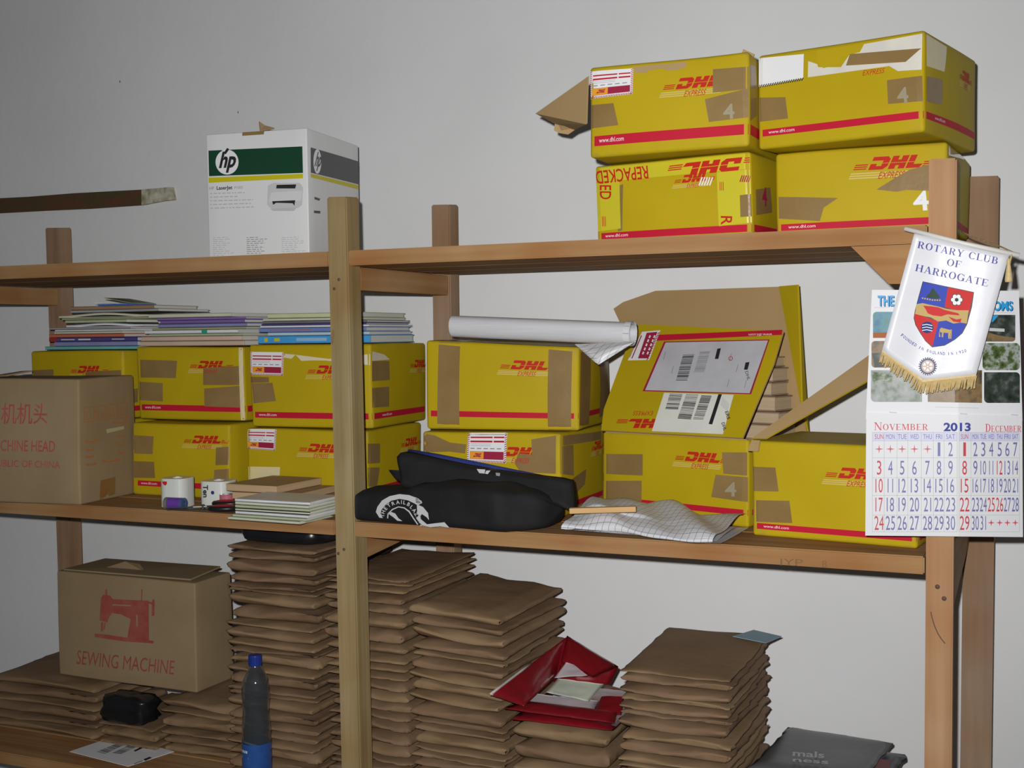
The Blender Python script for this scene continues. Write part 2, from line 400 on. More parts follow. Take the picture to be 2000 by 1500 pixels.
# front gusset under the top shelf at the corner post
g = [atY(*q, .013) for q in ((1664, 481), (1738, 555), (1759, 556))]
gz = ZT0-.001
slab('gusset', [(g[0].x, .014, gz), (g[1].x, .014, g[1].z), (1.237, .014, g[2].z), (1.237, .014, gz)], .026, WBOARD, unit)
NAIL = mat('rusty_nail', (.10, .055, .04), rough=.6)
def nail(px, py, r=.0035, Y=0, par=None):
    p = atY(px, py, Y); v, f = lathe([(0, .0012), (r*.8, .0012), (r, 0), (r, -.001), (0, -.001)], 12)
    v = [(p.x+a, Y-.0004-c, p.z+b) for a, b, c in v]; ob = mobj('nail_head', v, f, NAIL, par, smooth=True); return ob
for q in ((662, 546), (653, 564), (672, 1073), (661, 1081)): nail(*q, par=p1)
for q in ((1831, 1146), (1844, 1169)): nail(*q, r=.0042, par=p2)
# knot on the centre post, crack on the corner post, pencil marks on the board edge
kn = atY(650, 657, 0)
ob = mobj('knot', [(kn.x+.006*math.cos(a)*(.7+.3*math.sin(2*a)), -.0012, kn.z+.018*math.sin(a)) for a in [i*math.pi/8 for i in range(16)]], [tuple(range(15, -1, -1))], mat('dark_knot', (.16, .09, .045), (.26, .17, .08), rough=.8, scale=60), p1)
pr = Print(lambda x, y, l: atY(x, y, -l), True)
cv = [(1818, 1195), (1820, 1205), (1825, 1222), (1832, 1238), (1840, 1250), (1846, 1257)]
for a, b in zip(cv, cv[1:]): pr.line(*a, *b, 2.2, mat('dark_crack', (.12, .06, .03)), .0006)
pr.build('crack', p2)
pr = Print(lambda x, y, l: atY(x, y, -l), True)
pr.text('IYP', 1524, 1104, 13, mat('pencil', (.17, .095, .04)), .0006, w=44, rot=-2); pr.build('pencil_mark', unit)
pr = Print(lambda x, y, l: atY(x, y, -l), True); pr.text('B', 1606, 1108, 13, MATS['pencil'], .0006, rot=-2); pr.build('pencil_mark', unit)

# ================================================================== cartons
class Carton:
    def __init__(s, name, label, x, y, z, rz, W, D, H, m, seed, cat='box', group=None, bulge=.004, r=.007, warp=.0026, faces='FRLBTU', slope=0):
        s.slope = slope; s.W, s.D, s.H, s.r, s.b = W, D, H, r, bulge; rnd = random.Random(seed)
        s.ph = [rnd.uniform(0, 6.28) for _ in range(9)]; s.warp = warp
        c, n = math.cos(rz), math.sin(rz)
        s.root = empty(name, (x+W/2*c-D/2*n, y+W/2*n+D/2*c, z), rz, label, cat, group)
        s.M = Matrix.Translation(s.root.location) @ Matrix.Rotation(rz, 4, 'Z'); s.Mi = s.M.inverted(); s.z = z
        def ticks(L, k):
            t = [0, r*.25, r*.6, r]; return t+[r+(L-2*r)*i/k for i in range(1, k)]+[L-a for a in reversed(t)]
        V, idx, F = [], {}, []
        for fc in faces:
            a, b = s.dims(fc); ta, tb = ticks(a, 8), ticks(b, 8); g = []
            for v in tb:
                row = []
                for u in ta:
                    q = s.base(fc, u, v); key = tuple(round(t, 6) for t in q)
                    if key not in idx: idx[key] = len(V); V.append(s.P(fc, u, v, 0))
                    row.append(idx[key])
                g.append(row)
            for j in range(len(tb)-1):
                for i in range(len(ta)-1): F.append((g[j][i], g[j][i+1], g[j+1][i+1], g[j+1][i]))
        s.body = mobj('carton_body', V, F, m, s.root, smooth=True)
    def dims(s, f): return {'F': (s.W, s.H), 'B': (s.W, s.H), 'R': (s.D, s.H), 'L': (s.D, s.H), 'T': (s.W, s.D), 'U': (s.W, s.D)}[f]
    def base(s, f, u, v):
        W, D, H = s.W/2, s.D/2, s.H
        return {'F': (u-W, -D, v), 'B': (W-u, D, v), 'R': (W, u-D, v), 'L': (-W, D-u, v), 'T': (u-W, v-D, H), 'U': (u-W, D-v, 0)}[f]
    NRM = {'F': (0, -1, 0), 'B': (0, 1, 0), 'R': (1, 0, 0), 'L': (-1, 0, 0), 'T': (0, 0, 1), 'U': (0, 0, -1)}
    def P(s, f, u, v, lift):
        p = Vector(s.base(f, u, v)); r = s.r; hb = (s.W/2, s.D/2, s.H)
        q = Vector((max(-hb[0]+r, min(hb[0]-r, p.x)), max(-hb[1]+r, min(hb[1]-r, p.y)), max(r, min(hb[2]-r, p.z))))
        d = p-q; dn = d.normalized() if d.length > 1e-9 else Vector(s.NRM[f])
        out = q+dn*(r+lift)
        if f in 'FBRL':
            a, b = s.dims(f); uu, vv = max(-1, min(1, 2*u/a-1)), max(-1, min(1, 2*v/b-1))
            out += Vector(s.NRM[f])*s.b*(1-uu*uu)*(1-vv*vv)
        k, ph, wv = 14, s.ph, s.warp
        t = min(1, max(0, p.z/s.H))
        out.x += wv*math.sin(k*p.y+ph[0])*math.sin(11*p.z+ph[1])
        out.y += wv*math.sin(k*p.x+ph[2])*math.sin(9*p.z+ph[3])
        out.z += t*s.slope*p.x-.6*wv*t*(1+math.sin(k*p.x+ph[4])*math.sin(k*p.y+ph[5]))
        return out
    def uv(s, f, px, py):
        n = (s.M.to_3x3() @ Vector(s.NRM[f])).normalized(); p0 = s.M @ Vector(s.base(f, 0, 0))
        q = s.Mi @ atP(px, py, p0, n)
        return {'F': (q.x+s.W/2, q.z), 'R': (q.y+s.D/2, q.z), 'T': (q.x+s.W/2, q.y+s.D/2)}[f]
    def fm(s, f):
        def fn(u, v, l): return s.P(f, u, v, l)
        fn.ml = .022; return fn
    def pm(s, f):
        a, b = s.dims(f)
        def fn(px, py, l):
            u, v = s.uv(f, px, py); return s.P(f, max(0.0005, min(a-.0005, u)), max(.0005, min(b-.0005, v)), l)
        fn.ml = 20; return fn
    def tape(s, f, pts, m=None, lift=.0009, name='tape', n=6, k=6):
        P = Print(s.pm(f), True); P.quad(pts, m or TAPE, lift, n, k); return P.build(name, s.root)
    def stripe(s, px, py0, py1, right=True, web=None, m=None, webR=None):
        _, v1 = s.uv('F', px, py0); _, v0 = s.uv('F', px, py1)
        P = Print(s.fm('F')); P.rect(0, v0, s.W, v1, m or RED, .0004, 14, 1)
        if web is not None: P.text('www.dhl.com', web, v0+(v1-v0)*.32, (v1-v0)*.45, WHITE, .0008, w=.052)
        P.build('printed_stripe', s.root)
        if right:
            P = Print(s.fm('R')); P.rect(0, v0, s.D, v1, m or RED, .0004, 14, 1)
            if webR is not None: P.text('www.dhl.com', webR, v0+(v1-v0)*.32, (v1-v0)*.45, WHITE, .0008, w=.052)
            P.build('printed_stripe', s.root)
        s.sv = (v0, v1)
    def logo(s, f, px, py, w=.088, h=.0205, cut=9, rot=0, express=True):
        u, v = s.uv(f, px, py); P = Print(s.fm(f)); logo(P, u, v, w, h, rot=rot, cut=cut, express=express); P.build('printed_logo', s.root)
    def waybill(s, pts, f='F'):
        """airmail edged address label; pts TL, TR, BR, BL in photo pixels"""
        c = [Vector(s.uv(f, *q)) for q in pts]
        def fn(x, y, l):
            p = c[3]*(1-x)*(1-y)+c[2]*x*(1-y)+c[1]*x*y+c[0]*(1-x)*y; return s.P(f, p.x, p.y, l)
        fn.ml = .3; P = Print(fn); P.rect(0, 0, 1, 1, WHITE, .0012, 3, 3); base = P.build('address_label', s.root)
        P = Print(fn); label_print(P); P.build('label_print', base)
    def label_uv(s): pass
def label_print(P, lift=.0016):
    n = 26
    for i in range(n):
        a = i/n; P.poly([(a, 0), (a+.5/n, 0), (a+1.0/n, .07), (a+.5/n, .07)], MAROON, lift)
    for i in range(14):
        a = i/14
        for x in (0, .95): P.poly([(x, a), (x, a+.03), (x+.05, a+.065), (x+.05, a+.035)], MAROON, lift)
    P.rect(.07, .1, .94, .36, MAROON, lift); P.rect(.07, .11, .43, .35, ORANGE, lift+.0003)
    logo(P, .16, .17, .2, .13, lift=lift+.0006, lines=False, express=False, m=MAROON)
    P.rect(.07, .66, .64, .72, RED, lift); P.rect(.67, .66, .94, .72, RED, lift); P.rect(.07, .8, .64, .85, RED, lift); P.rect(.67, .8, .94, .85, RED, lift)
    for i in range(5): P.rect(.08+i*.17, .44, .19+i*.17, .475, GREY, lift)
    for y in (.54, .6): P.rect(.08, y, .6, y+.02, LGREY, lift)
DG = 'yellow parcel cartons'
def dhl(label, x, y, z, rz, W, D, H, seed, **k):
    return Carton('parcel_carton', label, x, y, z, rz, W, D, H, YEL, seed, group=DG, **k)

# ---- top shelf, lower pair then upper pair
B1 = dhl('yellow parcel carton bound with lettered yellow tape, under the carton with an open flap', .583, .092, ZT1, -.129, .333, .322, .159, 1)
YT = mat('greenish_yellow_tape', (.50, .46, .03), (.56, .47, .02), rough=.25, scale=8, spec=.5)
B1.stripe(1165, 455.6, 469, web=.02)
B1.tape('F', [(1163, 326), (1466, 297), (1467, 329), (1163, 355)], YT, .0006, 'lettered_tape')
B1.tape('F', [(1164, 356), (1212, 352), (1212, 446), (1165, 452)], YT, .0008, 'lettered_tape')
B1.tape('F', [(1402, 336), (1466, 330), (1468, 434), (1403, 442)], YT, .0008, 'lettered_tape')
B1.tape('F', [(1208, 362), (1219, 358), (1215, 450), (1206, 452)], None, .0007)
B1.tape('F', [(1445, 381), (1468, 378), (1468, 422), (1445, 424)], None, .0012)
P = Print(B1.pm('F'), True)
P.text('REPACKED', 1267, 322, 25, LRED, .0012, w=104, rot=186, bold=.012); P.build('printed_word', B1.root)
P = Print(B1.pm('F'), True); P.text('ED', 1173, 360, 22, LRED, .0014, w=28, rot=-91, bold=.012); P.build('printed_word', B1.root)
P = Print(B1.pm('F'), True); P.text('R', 1408, 422, 21, LRED, .0014, rot=-91, bold=.012); P.build('printed_word', B1.root)
P = Print(B1.pm('F'), True); logo(P, 1452, 306, 118, 25, rot=186, lift=.0012, express=False); P.build('printed_logo', B1.root)
P = Print(B1.pm('F'), True); logo(P, 1334, 357, 52, 15, rot=5, lift=.0010, express=True); P.build('printed_logo', B1.root)
P = Print(B1.pm('F'), True)
for k in range(3):
    P.line(1176+k*3, 422, 1176+k*3, 442, 1.2, LRED, .0014); P.line(1408+k*3, 355, 1408+k*3, 372, 1.2, LRED, .0014)
P.build('printed_marks', B1.root); P = Print(B1.pm('F'), True)
for k in range(5): P.line(1368+k*5, 362, 1374+k*5, 346, 2.4, WHITE, .0015)
P.build('printed_marks', B1.root); P = Print(B1.pm('F'), True)
for k in range(5): P.line(1446+k*4, 355, 1451+k*4, 342, 2.2, MAROON, .0015)
P.build('printed_marks', B1.root)
B1.tape('R', [(1474, 370), (1500, 366), (1504, 415), (1474, 420)], None, .0009)
P = Print(B1.fm('R')); P.text('4', .05, .06, .035, MAROON, .0012, bold=.02); P.build('printed_number', B1.root)

B2 = dhl('yellow parcel carton with a large 4, right behind the corner post on the top shelf', .948, .112, ZT1, -.046, .316, .335, .16, 2)
B2.stripe(1521, 438.6, 451.5, web=.024)
B2.logo('F', 1697, 332, .098, .024)
P = Print(B2.pm('F'), True); P.poly([(1713, 370), (1752, 345), (1778, 330), (1820, 318), (1822, 372), (1772, 370), (1752, 374)], TAPE, .0010)
P.build('tape', B2.root)
P = Print(B2.pm('F'), True); P.poly([(1522, 384), (1638, 387), (1610, 406), (1602, 432), (1522, 427)], TAPE, .0010); P.build('tape', B2.root)
P = Print(B2.pm('F'), True); P.text('4', 1785, 411, 37, WHITE, .0010, w=31, rot=4, bold=.02); P.build('printed_number', B2.root)
B2.tape('R', [(1852, 272), (1880, 285), (1880, 312), (1852, 300)], CLEAR, .0009, 'clear_tape')

T1 = dhl('yellow parcel carton with a brown flap hanging open, high on the top shelf', .603, .005, ZT1+.1605, -.02, .317, .322, .177, 3)
T1.stripe(1155, 267, 286.5, web=.02)
T1.logo('F', 1319, 174, .088, .021)
T1.waybill([(1152, 140), (1237, 133), (1236, 184), (1150, 194)])
T1.tape('F', [(1150, 206), (1198, 202), (1208, 245), (1148, 252)])
T1.tape('F', [(1391, 133), (1462, 128), (1462, 172), (1391, 180)])
T1.tape('F', [(1376, 193), (1462, 170), (1463, 228), (1384, 238)], lift=.0013)
P = Print(T1.pm('F'), True); P.text('4', 1412, 232, 28, FAINT, .0017, w=22, rot=4, bold=.02); P.build('printed_number', T1.root)
T1.tape('R', [(1462, 125), (1474, 128), (1474, 225), (1463, 235)])
P = Print(T1.pm('F'), True); P.poly([(1238, 130), (1342, 118), (1338, 130), (1318, 136), (1300, 136), (1296, 132), (1268, 136), (1262, 142), (1240, 143)], KRAFT, .0008); P.build('torn_edge', T1.root)
# its left flap, seen from its brown inside
fp = [atY(*q, Y) for q, Y in (((1149, 149), .012), ((1047, 221), .09), ((1085, 241), .11), ((1083, 254), .11), ((1093, 259), .115), ((1111, 262), .12), ((1124, 253), .12), ((1146, 242), .02))]
zz = Vector((.601, .012, 2.12))
slab('open_flap', [T1.Mi @ p for p in fp], .004, KRAFT, T1.root, m2=KRAFT)
fp2 = [atY(*q, .05) for q in ((1448, 108), (1452, 96), (1474, 106), (1470, 116))]
slab('torn_corner', [T1.Mi @ p for p in fp2], .004, KRAFT, T1.root)

T2 = dhl('yellow parcel carton with torn white label strips, atop the carton behind the corner post', .925, .061, ZT1+.1615, -.215, .316, .314, .179, 4)
T2.stripe(1483, 254, 267.5, web=.022, webR=.05)
P = Print(T2.pm('F'), True)
P.poly([(1480, 113), (1571, 104), (1571, 152), (1480, 170)], WHITE, .0010); P.build('address_label', T2.root)
P = Print(T2.pm('F'), True)
for k in range(20): P.line(1482+k*4.5, 171-k*.75, 1486+k*4.5, 165-k*.75, 1.8, BLACK, .0013)
P.build('label_print', T2.root)
P = Print(T2.pm('F'), True); P.poly([(1580, 118), (1598, 124), (1600, 130), (1645, 130), (1662, 104), (1690, 84), (1803, 64), (1803, 135), (1757, 138), (1740, 128), (1580, 150)], mat('torn_white_paper', (.55, .53, .50), (.66, .62, .52), rough=.6, scale=20), .0008); P.build('torn_label', T2.root)
P = Print(T2.pm('F'), True); P.poly([(1597, 97), (1690, 83), (1682, 100), (1645, 110), (1640, 125), (1610, 132), (1598, 118)], YEL, .0012); P.build('torn_flap_edge', T2.root)
T2.tape('F', [(1662, 104), (1802, 93), (1772, 120), (1655, 127)], TAPE, .0013)
P = Print(T2.pm('F'), True); P.text('EXPRESS', 1688, 147, 10, LRED, .0012, w=42, rot=7, shear=.35); P.build('printed_logo', T2.root)
T2.tape('F', [(1478, 190), (1536, 189), (1541, 231), (1480, 238)])
T2.tape('F', [(1736, 156), (1804, 147), (1806, 197), (1738, 203)])
P = Print(T2.pm('F'), True); P.text('4', 1757, 202, 30, FAINT, .0014, w=22, rot=5, bold=.02); P.build('printed_number', T2.root)
T2.tape('R', [(1810, 65), (1847, 90), (1840, 140), (1811, 128)], CLEAR, .0008, 'clear_tape')
T2.tape('R', [(1811, 148), (1836, 155), (1836, 205), (1811, 198)])
T2.logo('R', 1874, 156, .06, .02)

# ---- middle shelf, left bay
zB = ZM1
D_ = dhl('yellow parcel carton behind the white paper rolls, beside the brown machine carton', -.738, .203, zB, .004, .306, .322, .189, 5)
D_.stripe(266, 937.5, 948, web=.03)
D_.logo('F', 377, 864, .088, .0195)
D_.tape('F', [(260, 849), (302, 851), (301, 886), (259, 885)]); D_.tape('F', [(262, 900), (304, 901), (306, 933), (262, 933)])
D_.tape('F', [(423, 873), (468, 871), (468, 907), (423, 908)]); D_.tape('F', [(421, 917), (468, 914), (468, 950), (419, 950)])
E_ = dhl('yellow parcel carton behind the flat cardboard pads, under the airmail labelled carton', -.412, .25, zB, .05, .342, .30, .177, 6)
E_.stripe(484, 944, 955); E_.logo('F', 602, 881, .088, .0205)
E_.waybill([(482, 837), (540, 838), (539, 880), (480, 876)])
E_.tape('F', [(479, 911), (548, 912), (546, 946), (479, 948)], CLEAR); E_.tape('R', [(715, 865), (741, 865), (740, 903), (715, 905)]); E_.tape('R', [(715, 912), (740, 912), (735, 950), (715, 950)])
E_.logo('R', 789, 872, .08, .02)
Lw = dhl('yellow parcel carton standing on the middle shelf behind the brown machine carton', -1.156, .278, zB, -.026, .337, .322, .1895, 7)
A_ = dhl('yellow parcel carton peeping over the brown machine carton, under the untidy paper pile', -1.156, .278, zB+.191, -.026, .337, .322, .184, 8)
A_.logo('F', 155, 728, .088, .0195); A_.tape('F', [(62, 722), (107, 720), (107, 738), (62, 738)]); A_.stripe(64, 790, 800); A_.tape('F', [(171, 726), (238, 722), (238, 738), (171, 738)])
A_.tape('R', [(252, 760), (268, 758), (268, 785), (252, 788)])
B_ = dhl('yellow parcel carton under the purple booklets, on top of another parcel carton', -.779, .276, zB+.191, .018, .34, .319, .192, 9)
B_.stripe(270, 789.5, 801, web=.022); B_.logo('F', 388, 718, .088, .0195)
B_.tape('F', [(267, 702), (348, 704), (346, 738), (267, 737)]); B_.tape('F', [(267, 745), (320, 748), (319, 784), (267, 781)])
B_.tape('F', [(399, 717), (477, 713), (477, 751), (399, 751)]); B_.tape('F', [(401, 758), (477, 752), (477, 796), (401, 793)])
P = Print(B_.fm('F')); P.rect(B_.W-.014, .002, B_.W-.002, B_.H-.002, CLEAR, .0013, 1, 6); P.build('clear_tape', B_.root)  # shine of clear tape painted as an opaque pale strip along the edge
C_ = dhl('yellow parcel carton with an airmail edged label, under the thick blue book', -.408, .264, zB+.179, .064, .342, .315, .208, 10)
C_.stripe(490, 804, 815.5, web=.022, webR=.05); C_.logo('F', 621, 729, .088, .0205)
C_.waybill([(491, 686), (557, 687), (556, 733), (490, 731)])
C_.tape('F', [(488, 735), (527, 736), (527, 746), (488, 747)]); C_.tape('F', [(488, 748), (534, 747), (540, 783), (489, 788)])
P = Print(C_.pm('F'), True); P.poly([(556, 697), (572, 700), (580, 692), (592, 704), (612, 703), (638, 703), (725, 712), (725, 690), (645, 700), (560, 690)], mat('torn_pale_tape', (.6, .55, .45), (.66, .58, .4), rough=.4, scale=20), .0010); P.build('torn_tape', C_.root)
C_.tape('R', [(728, 704), (759, 705), (759, 742), (728, 744)]); C_.tape('R', [(728, 757), (758, 755), (758, 794), (728, 796)])
P = Print(C_.pm('R'), True); P.poly([(728, 685), (750, 692), (760, 702), (728, 704)], MATS['torn_pale_tape'], .0012); P.build('torn_tape', C_.root)
C_.logo('R', 805, 717, .08, .02)

# ---- middle shelf, right bay
G_ = dhl('yellow parcel carton with an airmail label behind the black cloth bag', .122, .19, zB, .03, .338, .30, .187, 11)
G_.waybill([(915, 842), (992, 843), (991, 904), (914, 900)]); G_.logo('F', 988, 890, .088, .0205); G_.stripe(830, 975, 986)
P = Print(G_.pm('F'), True); P.poly([(826, 844), (850, 848), (880, 862), (912, 866), (910, 884), (880, 880), (826, 882)], TAPE, .0009); P.build('tape', G_.root)
P = Print(G_.pm('F'), True); P.poly([(1040, 858), (1088, 850), (1088, 925), (1020, 922), (1008, 905), (1015, 885), (1042, 888)], TAPE, .0009); P.build('tape', G_.root)
G_.tape('R', [(1092, 852), (1172, 840), (1172, 856), (1092, 872)]); G_.tape('R', [(1092, 872), (1120, 868), (1120, 928), (1092, 925)])
P = Print(G_.pm('R'), True); P.poly([(1098, 950), (1142, 915), (1140, 945), (1120, 968), (1098, 968)], TAPE, .0009); P.build('tape', G_.root)
G_.logo('R', 1157, 878, .06, .02)
F_ = dhl('yellow parcel carton with two upright brown tape bands, beneath the rolled white sheet', .128, .2, zB+.189, .13, .36, .312, .196, 12, slope=-.05)
F_.stripe(833, 803, 814); F_.logo('F', 999, 719, .088, .0205)
F_.tape('F', [(857, 667), (899, 671), (899, 838), (855, 838)], n=3, k=12); F_.tape('F', [(1072, 676), (1118, 678), (1117, 842), (1072, 842)], n=3, k=12)
F_.tape('R', [(1134, 678), (1152, 680), (1150, 838), (1133, 842)], n=3, k=12); F_.tape('R', [(1168, 700), (1195, 700), (1190, 800), (1168, 815)], n=3, k=8)
P = Print(F_.fm('T')); P.rect(.03, .01, .09, .30, TAPE, .0006, 2, 6); P.rect(.24, .01, .32, .30, TAPE, .0006, 2, 6); P.build('tape', F_.root)
P = Print(F_.fm('T')); P.poly([(.11, .012), (.22, .01), (.215, .07), (.12, .06)], mat('worn_white_label', (.5, .48, .45), (.6, .58, .55), rough=.6, scale=25), .0012); P.build('worn_label', F_.root)

H_ = dhl('open yellow parcel carton with shipping papers on its lifted front flap and brown books inside', .511, .319, zB, -.306, .376, .265, .185, 13, faces='FRLBU')
v = boxv(-H_.W/2+.006, -H_.D/2+.006, .004, H_.W/2-.006, H_.D/2-.006, H_.H-.002)
mobj('inner_lining', v, [(0, 1, 2, 3), (0, 4, 5, 1), (1, 5, 6, 2), (2, 6, 7, 3), (3, 7, 4, 0)], KRAFT, H_.root)
H_.stripe(1462, 996, 1008); H_.logo('F', 1339, 899, .088, .0205)
H_.tape('F', [(1175, 885), (1257, 886), (1257, 928), (1175, 924)]); H_.tape('F', [(1175, 938), (1255, 938), (1254, 978), (1175, 972)])
H_.tape('F', [(1411, 882), (1459, 882), (1459, 928), (1414, 924)]); H_.tape('F', [(1399, 926), (1461, 931), (1461, 980), (1390, 970)], lift=.0013)
P = Print(H_.pm('F'), True); P.text('4', 1417, 968, 26, FAINT, .0017, w=22, bold=.02); P.build('printed_number', H_.root)
# lifted front flap, leaning back over the contents
hl, hr = H_.M @ Vector((-H_.W/2, -H_.D/2-.001, H_.H)), H_.M @ Vector((H_.W/2, -H_.D/2-.001, H_.H))
ft = atY(1252, 634, .475); fr = atY(1531, 648, .375)
nn = (hr-hl).cross(ft-hl).normalized()
if nn.dot(CPOS-hl) < 0: nn = -nn
frr = atP(1531, 648, hl, nn); kink = atP(1512, 712, hl, nn)
side = atP(1476, 858, hl, nn)
flap = slab('front_flap', [H_.Mi @ p for p in (hl, hr-(hr-hl)*.03, kink, frr, ft, atP(1232, 660, hl, nn), atP(1180, 800, hl, nn))], .004, YELF, H_.root, m2=KRAFT, ndir=H_.Mi.to_3x3() @ nn)
pf = lambda x, y, l: H_.Mi @ atP(x, y, hl+nn*(l+.0022), nn)
P = Print(pf, True); P.quad([(1256, 655), (1528, 644), (1527, 654), (1252, 667)], RED, .0004); P.text('www.dhl.com', 1508, 651, 5, WHITE, .0008, w=46, rot=181); P.build('printed_stripe', flap)
P = Print(pf, True); logo(P, 1318, 818, 92, 18, rot=180, lift=.0005, express=False); P.text('EXPRESS', 1276, 803, 8, LRED, .0006, w=38, rot=180, shear=.3); P.build('printed_logo', flap)
# red outlined waybill pouch
P = Print(pf, True); P.poly([(1255, 764), (1297, 667), (1503, 663), (1467, 770)], MAROON, .0006); P.build('pouch_outline', flap)
P = Print(pf, True); P.poly([(1260, 762), (1300, 669), (1500, 665), (1464, 768)], SILV, .0010); pouch = P.build('waybill_pouch', flap)
def bars(P, a, b, c, d, n, m, lift, seed):
    rnd = random.Random(seed); t = 0
    A, B, Cc, Dd = [Vector((*q, 0)) for q in (a, b, c, d)]
    for i in range(n):
        t0, t1 = i/n, (i+rnd.uniform(.25, .75))/n
        P.poly([tuple((A+(Dd-A)*t0)[:2]), tuple((B+(Cc-B)*t0)[:2]), tuple((B+(Cc-B)*t1)[:2]), tuple((A+(Dd-A)*t1)[:2])], m, lift)
P = Print(pf, True)
bars(P, (1334, 693), (1356, 692), (1342, 744), (1320, 744), 22, BLACK, .0014, 1); P.build('barcode', pouch); P = Print(pf, True); bars(P, (1367, 687), (1387, 686), (1375, 728), (1355, 728), 20, GREY, .0014, 2); P.build('barcode', pouch); P = Print(pf, True)
P.poly([(1401, 681), (1408, 680), (1403, 701), (1396, 701)], BLACK, .0014); P.poly([(1456, 708), (1464, 707), (1460, 722), (1453, 722)], BLACK, .0014)
P.text('DHL', 1455, 726, 6, BLACK, .0014, w=18, rot=-74)
P.build('waybill_lettering', pouch); P = Print(pf, True); P.ring(1427, 700, 3, 4.2, LRED, .0014); P.build('red_stamp', pouch); P = Print(pf, True)
for k in range(14):
    x0 = 1290+random.Random(k).uniform(0, 30)+(k % 7)*24; y0 = 685+random.Random(k+50).uniform(0, 60)
    if not (1318 < x0 < 1412 and y0 < 746): P.line(x0, y0, x0-4, y0+15, 1.2, GREY, .0014)
P.build('waybill_print', pouch)
P = Print(pf, True); P.poly([(1297, 767), (1433, 771), (1412, 848), (1273, 842)], OFFW, .0008); lb = P.build('barcode_label', flap)
P = Print(pf, True)
bars(P, (1308, 769), (1333, 770), (1324, 801), (1299, 800), 12, BLACK, .0012, 3); bars(P, (1340, 770), (1364, 771), (1349, 820), (1323, 818), 19, BLACK, .0012, 4); bars(P, (1370, 772), (1390, 773), (1373, 821), (1353, 820), 19, BLACK, .0012, 5)
P.poly([(1403, 770), (1410, 770), (1391, 829), (1384, 828)], BLACK, .0012)
P.text('ERS', 1416, 804, 6, BLACK, .0012, w=16, rot=-74, bold=.02); P.text('DHL', 1409, 826, 6, BLACK, .0012, w=16, rot=-74, bold=.02)
for k in range(7): P.line(1412+k*2, 776+k*2, 1408+k*2, 792+k*2, 1, LGREY, .0012)
P.build('label_print', lb)
# airmail tag at the flap's upper left
P = Print(pf, True); P.poly([(1254, 648), (1290, 645), (1268, 703), (1226, 704)], WHITE, .0012); lt = P.build('address_label', flap)
P = Print(pf, True); P.poly([(1263, 650), (1284, 648), (1266, 700), (1246, 700)], MAROON, .0016); P.line(1253, 655, 1234, 700, 2, MAROON, .0016); P.line(1248, 655, 1230, 698, 1.2, GREY, .0016); [P.line(1279-d-k_*3.2, 655+k_*8, 1279-d-k_*3.2-2, 660+k_*8, 3, WHITE, .002) for d in (0, 9) for k_ in range(5)]
for k in range(11): P.line(1288-k*2.1, 649+k*5, 1284-k*2.1, 653+k*5, 1.6, MAROON, .0016)
P.build('label_print', lt)
# tall back flap with a folded right wing
bl, br = H_.M @ Vector((-H_.W/2+.004, H_.D/2-.006, H_.H-.004)), H_.M @ Vector((H_.W/2-.004, H_.D/2-.006, H_.H-.004))
nb = (H_.M.to_3x3() @ Vector((0, -1, 0))).normalized()
nb2 = (nb+Vector((0, 0, .0))).normalized()
q = [bl, br]+[atP(x, y, bl, nb2) for x, y in ((1522, 560), (1281, 568), (1218, 590), (1199, 603))]
slab('back_flap', [H_.Mi @ p for p in q], .004, KRAFT, H_.root, m2=YELF, ndir=(0, -1, 0))
br2 = H_.M @ Vector((H_.W/2-.001, H_.D/2-.006, H_.H-.004)); cr = atP(1523, 559, bl, nb2)
nw = (cr-br2).cross(Vector((.55, -1, 0))).normalized()
q = [br2, cr, atY(1559, 556, cr.y-.035), atY(1567, 800, br2.y-.03)]
slab('side_flap', [H_.Mi @ p for p in q], .004, YELF, H_.root)

I_ = dhl('yellow parcel carton with a raised brown flap, beside the corner post and calendar', .895, .121, zB, -.157, .321, .27, .190, 14)
I_.stripe(1468, 1020, 1031.5, web=.024); I_.logo('F', 1637, 932, .088, .0205)
I_.tape('F', [(1463, 910), (1514, 912), (1520, 959), (1463, 958)]); I_.tape('F', [(1466, 976), (1541, 977), (1546, 1021), (1466, 1018)])
q = [I_.Mi @ p for p in (atY(1466, 873, .15), atY(1477, 852, .17), atY(1700, 694, .30), atY(1703, 738, .27), atY(1513, 853, .17))]
c0 = I_.Mi @ (I_.M @ Vector((-I_.W/2, -I_.D/2, I_.H)))
W2, D2 = I_.W/2, I_.D/2
pr_, n_ = I_.M @ Vector((-W2, -D2, I_.H)), (I_.M.to_3x3() @ Vector((.62, .25, -.74))).normalized()
q = [Vector((-W2+.001, -D2+.004, I_.H+.002)), I_.Mi @ atY(1700, 693, .24), I_.Mi @ atY(1703, 740, .20), Vector((-W2+.03, -D2+.006, I_.H+.003))]
slab('raised_flap', q, .004, KRAFT, I_.root, m2=YELF, ndir=I_.Mi.to_3x3() @ (CPOS-I_.root.location))
slab('side_flap', [Vector((-W2+.002, -D2+.001, I_.H)), Vector((-W2-.005, -D2-.004, I_.H-.022)), Vector((-W2+.018, -D2-.006, I_.H-.022)), Vector((-W2+.02, -D2-.002, I_.H))], .003, KRAFT, I_.root)

